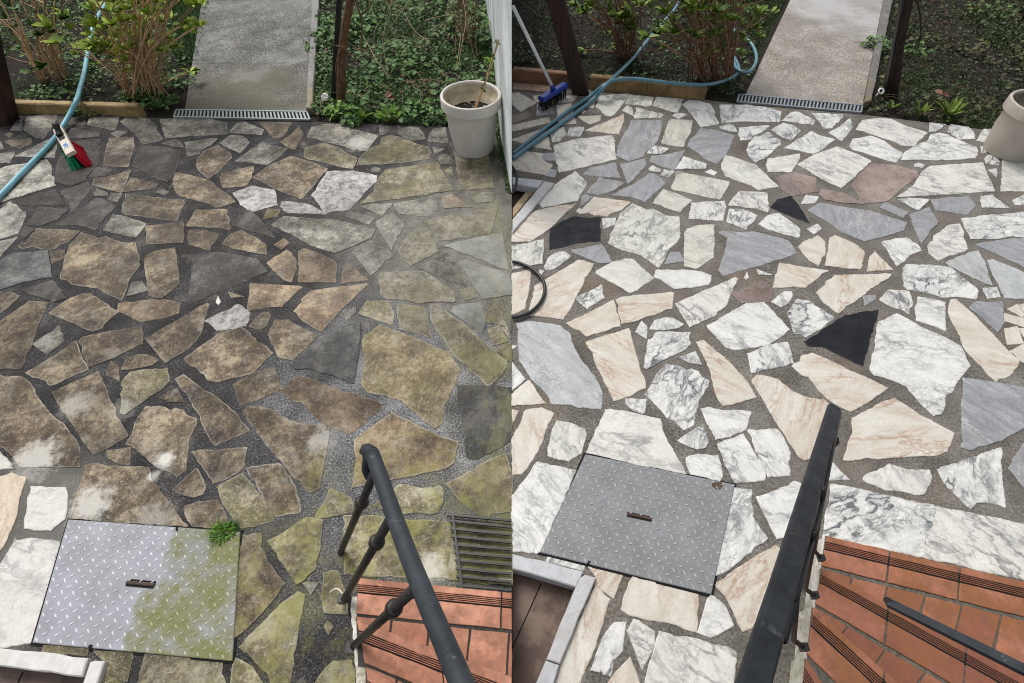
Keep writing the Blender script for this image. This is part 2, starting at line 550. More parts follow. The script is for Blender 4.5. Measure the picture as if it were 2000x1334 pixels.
def leafmat(name, dark, light, rough=0.55, scale=60):
    m = N(name, rough, 0.35)
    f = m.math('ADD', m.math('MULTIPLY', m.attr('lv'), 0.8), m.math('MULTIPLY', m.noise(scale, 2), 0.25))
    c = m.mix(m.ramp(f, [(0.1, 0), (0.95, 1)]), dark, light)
    try:
        m.b.inputs['Subsurface Weight'].default_value = 0.0
    except Exception:
        pass
    return m.done(c)
# ------------------------------------------------------------------ materials
GREYV = (0.2, 0.22, 0.23)
M = {}
M['w'] = white_marble('white marble', (0.77, 0.775, 0.755), (0.12, 0.133, 0.14), (0.46, 0.48, 0.48), 1.3)
M['v'] = white_marble('green veined marble', (0.75, 0.75, 0.7), (0.15, 0.17, 0.155), (0.4, 0.42, 0.395), 1.15, (0.5, 0.46, 0.36), 0.4)
M['c'] = cream_marble('cream marble', (0.53, 0.478, 0.395), (0.67, 0.645, 0.58), (0.36, 0.19, 0.1))
M['g'] = grey_marble('blue grey marble', (0.215, 0.221, 0.235), (0.39, 0.397, 0.412), (0.55, 0.555, 0.56))
M['G'] = grey_marble('pale grey marble', (0.35, 0.365, 0.375), (0.53, 0.545, 0.545), (0.2, 0.205, 0.21))
def granite():
    m = N('black granite', 0.6, 0.22)
    c = m.mix(m.ramp(m.noise(9, 6, 0.7), [(0.4, 0), (0.7, 1)]), (0.007, 0.008, 0.012), (0.017, 0.019, 0.025))
    c = m.mix(m.ramp(m.noise(140, 3, 0.7), [(0.6, 0), (0.72, 0.6)]), c, (0.05, 0.053, 0.06))
    c = m.mix(m.ramp(m.noise(6, 8, 0.75), [(0.56, 0), (0.7, 0.35)]), c, (0.06, 0.056, 0.05))
    c = m.mix(m.math('MULTIPLY', m.attr('edge'), 0.5), c, (0.07, 0.065, 0.058))
    m.bump(m.noise(60, 4), 0.15, 0.002)
    return m.done(c, m.ramp(m.noise(20, 5, 0.7), [(0.3, 0.42), (0.7, 0.75)]))
M['k'] = granite()
M['p'] = grime('pink sandstone', (0.2, 0.15, 0.125), (0.28, 0.22, 0.195), (0.34, 0.28, 0.25), (0.42, 0.36, 0.32), 0.2, 0.15, 0.1, cover=False)
D = {}
D['b'] = grime('brown grime', (0.045, 0.033, 0.022), (0.135, 0.102, 0.066), (0.36, 0.3, 0.21), (0.6, 0.57, 0.49), 0.75, 0.32, 0.3)
D['d'] = grime('dark grime', (0.024, 0.022, 0.021), (0.058, 0.053, 0.049), (0.14, 0.13, 0.12), (0.3, 0.29, 0.27), 0.35, 0.1, 0.15)
D['g'] = grime('grey olive grime', (0.05, 0.046, 0.036), (0.16, 0.15, 0.125), (0.4, 0.385, 0.335), (0.55, 0.54, 0.5), 0.6, 0.3, 0.35)
D['l'] = grime('tan grime', (0.085, 0.057, 0.036), (0.205, 0.147, 0.094), (0.42, 0.33, 0.23), (0.6, 0.55, 0.46), 0.8, 0.28, 0.4)
D['o'] = grime('olive algae', (0.05, 0.042, 0.025), (0.155, 0.133, 0.083), (0.4, 0.37, 0.265), (0.62, 0.6, 0.5), 0.6, 0.35, 0.45, 0.4)
D['y'] = grime('yellow algae', (0.085, 0.066, 0.035), (0.21, 0.168, 0.096), (0.43, 0.37, 0.24), (0.64, 0.6, 0.47), 0.5, 0.3, 0.75, 0.25)
D['k'] = grime('slate grime', (0.036, 0.037, 0.037), (0.085, 0.088, 0.088), (0.19, 0.19, 0.183), (0.3, 0.31, 0.31), 0.2, 0.1, 0.25)
D['s'] = grime('pale slate grime', (0.16, 0.175, 0.175), (0.26, 0.28, 0.275), (0.38, 0.4, 0.39), (0.5, 0.52, 0.5), 0.2, 0.2, 0.3, 0.15)
D['q'] = grime('pale weathered stone', (0.09, 0.085, 0.072), (0.3, 0.29, 0.255), (0.56, 0.55, 0.5), (0.68, 0.67, 0.62), 0.6, 0.35, 0.5)
D['w'] = grime('white speckled stone', (0.16, 0.155, 0.15), (0.42, 0.41, 0.41), (0.62, 0.61, 0.61), (0.68, 0.67, 0.67), 0.4, 0.35, 0.2, sc1=22)
D['W'] = white_marble('washed white marble', (0.74, 0.73, 0.7), (0.2, 0.2, 0.195), (0.54, 0.53, 0.5), 1.15, (0.6, 0.55, 0.44), 0.4)
D['C'] = cream_marble('washed cream marble', (0.62, 0.5, 0.38), (0.72, 0.64, 0.52), (0.42, 0.28, 0.17))

def mortar_clean():
    m = N('sandy mortar', 0.85, 0.2)
    f = m.math('ADD', m.math('MULTIPLY', m.noise(5, 6, 0.65), 0.4), m.math('MULTIPLY', m.noise(95, 3, 0.8), 0.6))
    c = m.ramp(f, [(0.4, (0.07, 0.064, 0.055)), (0.5, (0.148, 0.138, 0.12)), (0.6, (0.262, 0.246, 0.218))])
    c = m.mix(m.ramp(m.noise(1.7, 4, 0.6), [(0.46, 0), (0.68, 0.7)]), c, (0.17, 0.155, 0.135))
    c = m.mix(m.ramp(m.noise(2.6, 4, 0.6, m.vmath('ADD', m.obj, (4, 2, 0))), [(0.56, 0), (0.72, 0.5)]), c, (0.22, 0.145, 0.1))
    c = m.mix(m.math('MULTIPLY', m.ramp(m.voro(30), [(0.08, 0.85), (0.2, 0)]), m.ramp(m.noise(4, 4), [(0.45, 0.1), (0.6, 1)])), c, (0.045, 0.038, 0.03))
    m.bump(m.noise(140, 4, 0.7), 0.6, 0.004)
    return m.done(c)

def mortar_dirty():
    m = N('blackened mortar', 0.85, 0.2)
    grain = m.noise(125, 3, 0.8)
    f = m.math('ADD', m.math('MULTIPLY', m.noise(6, 5, 0.6), 0.35), m.math('MULTIPLY', grain, 0.65))
    dark = m.ramp(f, [(0.4, (0.016, 0.015, 0.016)), (0.53, (0.052, 0.049, 0.049)), (0.63, (0.2, 0.195, 0.19))])
    pale = m.ramp(f, [(0.41, (0.045, 0.045, 0.047)), (0.5, (0.155, 0.155, 0.16)), (0.6, (0.4, 0.4, 0.4))])
    d = m.vmath('DISTANCE', m.obj, tuple(G(840, 800)))
    k = m.ramp(m.math('ADD', d, m.math('MULTIPLY', m.math('SUBTRACT', m.noise(3, 5, 0.6), 0.5), 0.9)), [(0.35, 1.0), (1.2, 0.0)])
    d2 = m.vmath('DISTANCE', m.obj, tuple(G(900, 440)))
    k2 = m.ramp(m.math('ADD', d2, m.math('MULTIPLY', m.math('SUBTRACT', m.noise(4, 5, 0.6), 0.5), 0.9)), [(0.3, 0.75), (0.85, 0.0)])
    c = m.mix(k, dark, pale)
    c = m.mix(k2, c, m.ramp(f, [(0.36, (0.07, 0.066, 0.056)), (0.5, (0.155, 0.148, 0.125)), (0.63, (0.3, 0.29, 0.25))]))
    d3 = m.vmath('DISTANCE', m.obj, tuple(G(20, 1080)))
    c = m.mix(m.ramp(d3, [(0.3, 0.9), (0.46, 0)]), c, m.ramp(f, [(0.35, (0.13, 0.125, 0.11)), (0.65, (0.25, 0.24, 0.215))]))
    c = film(m, c, True)
    c = m.mix(m.ramp(m.voro(55), [(0.08, 0.5), (0.13, 0)]), c, (0.4, 0.39, 0.38))
    m.bump(m.noise(140, 4, 0.7), 0.7, 0.005)
    return m.done(c)

def concrete(name, dark, mid, light, tint, tint_at, rad, wet=0.8, dk=0.4):
    m = N(name, wet, 0.3)
    f = m.math('ADD', m.math('MULTIPLY', m.noise(4, 6, 0.65), 0.3), m.math('MULTIPLY', m.noise(75, 3, 0.85), 0.7))
    c = m.ramp(f, [(0.4, dark), (0.51, mid), (0.62, light)])
    d = m.vmath('DISTANCE', m.obj, tuple(tint_at))
    d = m.math('ADD', d, m.math('MULTIPLY', m.math('SUBTRACT', m.noise(3.5, 5, 0.6), 0.5), 1.3))
    c = m.mix(m.ramp(d, [(rad * 0.5, 0.75), (rad, 0)]), c, tint)
    c = m.mix(m.ramp(m.voro(45), [(0.1, 0.6), (0.2, 0)]), c, light)
    c = m.mix(m.ramp(m.noise(2.2, 5, 0.65, m.vmath('ADD', m.obj, (3, 3, 0))), [(0.55, 0), (0.7, 0.3)]), c, dark)
    damp = m.ramp(m.noise(1.6, 5, 0.62, m.vmath('ADD', m.obj, (5, 8, 0))), [(0.5, 0.0), (0.58, 1.0)])
    c = m.mix(m.math('MULTIPLY', damp, dk), c, tuple(x * 0.62 for x in mid))
    m.bump(m.noise(90, 4, 0.7), 0.45, 0.005)
    return m.done(c, m.ramp(damp, [(0, wet), (1, wet - 0.4)]))

def soil(name, a, b, green):
    m = N(name, 0.9, 0.15)
    f = m.math('ADD', m.math('MULTIPLY', m.noise(6, 6, 0.7), 0.5), m.math('MULTIPLY', m.noise(60, 4, 0.7), 0.5))
    c = m.ramp(f, [(0.35, a), (0.65, b)])
    c = m.mix(m.ramp(m.noise(5, 5, 0.65, m.vmath('ADD', m.obj, (6, 1, 0))), [(0.5, 0), (0.68, 0.8)]), c, green)
    m.bump(m.noise(40, 6, 0.7), 1.0, 0.02)
    return m.done(c)

def terracotta(name, a, b, stain):
    m = N(name, 0.62, 0.35)
    f = m.math('ADD', m.math('MULTIPLY', m.noise(7, 7, 0.68), 0.75), m.math('MULTIPLY', m.math('SUBTRACT', m.attr('lv'), 0.5), 0.45))
    c = m.mix(m.ramp(f, [(0.2, 0), (0.56, 1)]), a, b)
    c = m.mix(m.ramp(m.noise(5, 8, 0.72, m.vmath('ADD', m.obj, (2, 9, 0))), [(0.46, 0), (0.58, 0.85)]), c, stain)
    c = m.mix(m.ramp(m.noise(26, 7, 0.75, m.vmath('ADD', m.obj, (4, 1, 0))), [(0.55, 0), (0.7, 0.45)]), c, tuple(x * 0.45 for x in a))
    c = m.mix(m.ramp(m.voro(60), [(0.06, 0.7), (0.1, 0)]), c, (0.12, 0.06, 0.045))
    c = m.mix(m.math('MULTIPLY', m.attr('edge'), m.ramp(m.noise(40, 4), [(0.35, 0.1), (0.65, 0.7)])), c, (0.16, 0.085, 0.06))
    m.bump(m.noise(90, 4, 0.65), 0.25, 0.003)
    return m.done(c)

def metal_plate(name, base, algae=None, at=None):
    m = N(name, 0.55, 0.35)
    m.b.inputs['Metallic'].default_value = 0.0
    c = m.mix(m.ramp(m.noise(9, 6, 0.65), [(0.3, 0), (0.7, 1)]), tuple(x * 0.78 for x in base), tuple(x * 1.15 for x in base))
    c = m.mix(m.ramp(m.noise(50, 5, 0.7), [(0.55, 0), (0.75, 0.35)]), c, tuple(x * 0.55 for x in base))
    if algae:
        sx = m.nt.nodes.new('ShaderNodeSeparateXYZ'); m.set(sx.inputs[0], m.obj)
        f = m.math('ADD', m.math('SUBTRACT', sx.outputs[0], at), m.math('MULTIPLY', m.math('SUBTRACT', m.noise(5.5, 6, 0.62), 0.5), 0.35))
        zone = m.ramp(f, [(0.0, 0), (0.035, 1)])
        blot = m.ramp(m.noise(6, 10, 0.78, m.vmath('ADD', m.obj, (3, 5, 0))), [(0.4, 0.2), (0.53, 1)])
        c = m.mix(m.math('MULTIPLY', zone, m.math('MULTIPLY', blot, 0.92)), c, algae)
        c = m.mix(m.math('MULTIPLY', zone, m.ramp(m.noise(45, 6, 0.75), [(0.4, 0.0), (0.65, 0.55)])), c, (0.3, 0.3, 0.26))
        c = m.mix(m.ramp(m.noise(4, 7, 0.7, m.vmath('ADD', m.obj, (1, 1, 0))), [(0.5, 0.0), (0.68, 0.35)]), c, (0.24, 0.235, 0.2))
        m.set(m.b.inputs['Roughness'], m.ramp(zone, [(0, 0.55), (1, 0.95)]))
    m.bump(m.noise(70, 4), 0.1, 0.002)
    return m.done(c)

def wood(name, a, b):
    m = N(name, 0.55, 0.35)
    v = m.vmath('MULTIPLY', m.obj, (1, 1, 0.08))
    c = m.mix(m.ramp(m.noise(40, 5, 0.6, v), [(0.35, 0), (0.65, 1)]), a, b)
    m.bump(m.noise(60, 4, 0.6, v), 0.3, 0.004)
    return m.done(c)

M_mc, M_md = mortar_clean(), mortar_dirty()
M_path_d = concrete('mossy concrete', (0.045, 0.045, 0.041), (0.118, 0.117, 0.108), (0.34, 0.338, 0.32), (0.13, 0.118, 0.08), G(470, 190), 0.7, 0.8, 0.15)
M_path_c = concrete('washed concrete', (0.15, 0.128, 0.108), (0.3, 0.265, 0.23), (0.48, 0.45, 0.41), (0.47, 0.47, 0.475), G(1680, 10), 1.0)
M_kerb_d = concrete('kerb concrete', (0.13, 0.125, 0.115), (0.24, 0.235, 0.225), (0.36, 0.355, 0.34), (0.3, 0.25, 0.13), G(605, 210), 0.3)
M_kerb_c = concrete('wet kerb concrete', (0.1, 0.095, 0.085), (0.17, 0.165, 0.15), (0.26, 0.25, 0.235), (0.22, 0.17, 0.09), G(1690, 200), 0.3)
M_soil_d = soil('garden soil', (0.01, 0.008, 0.007), (0.052, 0.043, 0.035), (0.025, 0.042, 0.015))
M_ground = soil('earth', (0.04, 0.035, 0.028), (0.09, 0.08, 0.06), (0.05, 0.07, 0.03))
M_terra_d = terracotta('salmon terracotta', (0.5, 0.19, 0.11), (0.7, 0.33, 0.21), (0.4, 0.17, 0.1))  # lighter salmon clay than the washed steps
M_terra_c = terracotta('washed terracotta', (0.235, 0.077, 0.046), (0.42, 0.168, 0.1), (0.26, 0.1, 0.03))
M_grout = plain('dark grout', (0.05, 0.047, 0.043), 0.9, 0.35, 60)
M_grout_c = plain('sandy grout', (0.11, 0.1, 0.08), 0.9, 0.5, 60)
M_ochre = terracotta('ochre edging', (0.42, 0.3, 0.12), (0.55, 0.42, 0.19), (0.25, 0.18, 0.06))
M_ochre_wet = terracotta('wet ochre edging', (0.27, 0.17, 0.06), (0.36, 0.24, 0.09), (0.14, 0.09, 0.03))
M_orange = terracotta('orange edging', (0.3, 0.15, 0.07), (0.38, 0.21, 0.11), (0.2, 0.1, 0.05))
M_pinktile = terracotta('pinkish tile', (0.36, 0.26, 0.2), (0.45, 0.34, 0.27), (0.25, 0.17, 0.13))
M_plate_d = metal_plate('algae stained steel plate', (0.34, 0.345, 0.385), (0.17, 0.175, 0.035), G(295, 1150).x - sum(G(*q).x for q in ((136, 1016), (471, 1040), (456, 1292), (67, 1256))) / 4)
M_plate_c = metal_plate('steel plate', (0.23, 0.236, 0.243))
M_worn_glint = metal_plate('painted glint on worn lugs', (0.78, 0.78, 0.8), (0.42, 0.43, 0.24), G(295, 1150).x - sum(G(*q).x for q in ((136, 1016), (471, 1040), (456, 1292), (67, 1256))) / 4)  # lug highlights painted in as lighter steel, along with wear
M_worn_glint_c = plain('painted glint on worn clean lugs', (0.4, 0.405, 0.42), 0.38, 0.3, 60, 0.6)  # paler lug colour holds wear plus a painted highlight
M_galv_d = plain('galvanised steel', (0.27, 0.31, 0.3), 0.5, 0.2, 20, 0.5, 0.3)
M_galv_c = plain('dull galvanised steel', (0.26, 0.29, 0.31), 0.5, 0.2, 20, 0.5, 0.3)
M_dark = plain('dark void', (0.008, 0.008, 0.008), 0.9, 0.2, 20)
def iron(name, col, chip, amt):
    m = N(name, 0.5, 0.3)
    c = m.mix(m.ramp(m.noise(14, 7, 0.7), [(0.3, 0), (0.7, 1)]), tuple(x * 0.6 for x in col), tuple(x * 1.5 for x in col))
    c = m.mix(m.math('MULTIPLY', m.ramp(m.noise(38, 6, 0.75), [(0.6, 0), (0.66, 1)]), amt), c, chip)
    c = m.mix(m.math('MULTIPLY', m.ramp(m.noise(17, 7, 0.75, m.vmath('ADD', m.obj, (4, 4, 4))), [(0.6, 0), (0.68, 1)]), amt * 0.8), c, (0.06, 0.035, 0.025))
    m.bump(m.noise(55, 5, 0.7), 0.35, 0.002)
    return m.done(c, m.ramp(m.noise(24, 5, 0.7), [(0.3, 0.38), (0.7, 0.7)]))
M_iron = iron('grey iron paint', (0.032, 0.038, 0.046), (0.17, 0.175, 0.18), 0.55)
M_iron_b = iron('black iron paint', (0.018, 0.021, 0.026), (0.11, 0.115, 0.12), 0.5)
M_iron2 = plain('brown iron paint', (0.03, 0.026, 0.024), 0.5, 0.35, 30, 0.5, 0.2, 0.3)
M_black = plain('black paint', (0.012, 0.012, 0.013), 0.4, 0.3, 30, 0.5)
M_rust = plain('rusty iron', (0.09, 0.06, 0.045), 0.75, 0.4, 40)
M_wood = wood('dark stained timber', (0.018, 0.007, 0.006), (0.042, 0.017, 0.013))
M_strip = wood('pale timber', (0.3, 0.22, 0.12), (0.45, 0.35, 0.22))
M_bark = plain('brown bark', (0.15, 0.085, 0.05), 0.85, 0.5, 25, 0.2, 0, 1.0)
M_bark_wet = plain('wet bark', (0.028, 0.016, 0.012), 0.7, 0.5, 25, 0.3, 0, 1.0)
M_hose_d = plain('pale blue hose', (0.2, 0.47, 0.56), 0.35, 0.12, 12, 0.5)
M_hose_c = plain('blue hose', (0.09, 0.21, 0.27), 0.3, 0.15, 12, 0.6)
M_cable = plain('black rubber', (0.01, 0.01, 0.011), 0.35, 0.2, 20, 0.5)
M_pot_d = plain('pale grey plastic', (0.62, 0.585, 0.53), 0.5, 0.1, 8, 0.4)
M_pot_c = plain('taupe plastic', (0.46, 0.41, 0.35), 0.5, 0.1, 8, 0.4)
M_potin_d = plain('stained pot lining', (0.42, 0.36, 0.25), 0.7, 0.4, 12)
M_potin_c = plain('mossy pot lining', (0.2, 0.17, 0.12), 0.7, 0.4, 12)
M_potsoil = plain('potting soil', (0.02, 0.018, 0.016), 0.95, 0.6, 50, 0.2, 0, 1.0)
M_white = plain('white plastic', (0.78, 0.78, 0.76), 0.35, 0.06, 20)
M_cream = plain('cream plastic', (0.72, 0.63, 0.53), 0.45, 0.06, 20)
M_green = plain('green bristle', (0.0, 0.2, 0.085), 0.5, 0.25, 120, 0.3, 0, 0, 0.5)
M_red = plain('red bristle', (0.42, 0.0, 0.015), 0.5, 0.25, 120, 0.3, 0, 0, 0.5)
M_blk_br = plain('black bristle', (0.012, 0.012, 0.014), 0.5, 0.25, 120, 0.3, 0, 0, 0.5)
M_blue = plain('blue plastic', (0.015, 0.045, 0.3), 0.35, 0.1, 20, 0.5)
M_lblue = plain('blue print', (0.05, 0.2, 0.5), 0.5, 0.2, 20)
M_wall = grime('whitewashed render', (0.62, 0.68, 0.68), (0.76, 0.81, 0.81), (0.82, 0.86, 0.86), (0.8, 0.83, 0.83), 0, 0.2, 0.1, sc1=3, cover=False)
M_plaster = grime('flaking white paint', (0.3, 0.28, 0.2), (0.55, 0.53, 0.47), (0.75, 0.74, 0.7), (0.78, 0.77, 0.74), 0.3, 0.3, 0.2, 0.3, cover=False)
M_edge_d = white_marble('white edging stone', (0.8, 0.8, 0.8), (0.5, 0.5, 0.5), (0.68, 0.68, 0.68), 0.5, (0.6, 0.58, 0.5), 0.2)
M_edge_c = white_marble('grey white edging stone', (0.56, 0.58, 0.62), (0.35, 0.36, 0.38), (0.45, 0.46, 0.5), 0.6, (0.5, 0.47, 0.42), 0.25)
M_floor = terracotta('brown floor tile', (0.17, 0.115, 0.088), (0.23, 0.165, 0.13), (0.08, 0.05, 0.04))
M_cane = plain('dry cane', (0.5, 0.33, 0.19), 0.75, 0.3, 40, 0.25, 0, 0.2, 0.45)
M_cane_w = plain('damp cane', (0.23, 0.125, 0.075), 0.7, 0.3, 40, 0.25, 0, 0.2, 0.45)
M_twig = plain('pale dead stem', (0.32, 0.24, 0.15), 0.8, 0.3, 40, 0.2, 0, 0.2, 0.4)
M_bud = leafmat('bright spring leaf', (0.11, 0.2, 0.02), (0.5, 0.6, 0.085))
M_bud_w = leafmat('damp spring leaf', (0.045, 0.1, 0.014), (0.22, 0.31, 0.04))
M_ivy = leafmat('ivy leaf', (0.02, 0.054, 0.018), (0.13, 0.23, 0.07))
M_ivy_w = leafmat('damp ivy leaf', (0.008, 0.022, 0.006), (0.06, 0.105, 0.03))
M_weed = leafmat('weed leaf', (0.03, 0.085, 0.022), (0.125, 0.235, 0.055))
M_grass = leafmat('grass blade', (0.025, 0.075, 0.018), (0.1, 0.22, 0.05))
M_grass_w = leafmat('damp grass blade', (0.02, 0.045, 0.012), (0.085, 0.13, 0.033))
M_bright = leafmat('yellow green leaf', (0.08, 0.17, 0.02), (0.25, 0.4, 0.05))
M_dead = leafmat('dead leaf', (0.1, 0.04, 0.025), (0.22, 0.1, 0.06))
M_bright2 = leafmat('fresh weed leaf', (0.04, 0.1, 0.02), (0.15, 0.27, 0.06))
M_olive = leafmat('olive leaf', (0.022, 0.035, 0.01), (0.12, 0.13, 0.035))
M_brownleaf = leafmat('brown litter', (0.03, 0.022, 0.014), (0.09, 0.065, 0.04))
M_tuft = leafmat('tuft blade', (0.04, 0.11, 0.012), (0.17, 0.33, 0.04))

# ------------------------------------------------------------------ setting: earth and garden soil
g = MB()
g.prism([(-70, -70), (70, -70), (70, 70), (-70, 70)], -0.4, -0.3)
tag(g.build('ground', M_ground), 'bare earth reaching away around the patios', None, None, 'structure')
g = MB()
NX, NY = 60, 40
ids = {}
for j in range(NY + 1):
    for i in range(NX + 1):
        x = -9 + 18 * i / NX
        y = 3.05 + 9.5 * (j / NY)
        ids[i, j] = g.vert((x, y, -0.022 + 0.01 * noise.noise(Vector((x * 3, y * 3, 0)))))
for j in range(NY):
    for i in range(NX):
        g.face((ids[i, j], ids[i + 1, j], ids[i + 1, j + 1], ids[i, j + 1]))
tag(g.build('garden_soil', M_soil_d, None, True), 'dark crumbly garden soil behind the patios', None, None, 'structure')

# ------------------------------------------------------------------ the two patios
right_px = [(1000.5, 160), (1376, 195), (1440, 203), (1680, 223), (1960, 258), (2000, 263), (2250, 296)]
rm = px_poly(right_px) + [(5.0, 2.6), (5.0, -1.2), (0.03, -1.2)] + px_poly([(1024, 1400), (1125, 1140), (1000.5, 1100), (1000.5, 436), (1056, 362), (1000.5, 353)])
left_px = [(-200, 240), (20, 222), (277, 229), (343, 232), (608, 238), (760, 243), (880, 249), (985, 264), (999.5, 380)]
lm = px_poly(left_px) + [(-0.001, -1.2), (-1.6, -1.2)] + px_poly([(145, 1400), (163, 1318), (0, 1296), (-200, 1268)])
b = MB(); b.prism(lm, -0.25, 0.0)
patio_d = tag(b.build('patio', M_md), 'grimy patio of blackened mortar and brown stained crazy paving', None, None, 'structure')
b = MB(); b.prism(rm, -0.25, 0.0)
patio_c = tag(b.build('patio', M_mc), 'freshly washed patio of white, cream and grey marble crazy paving', None, None, 'structure')

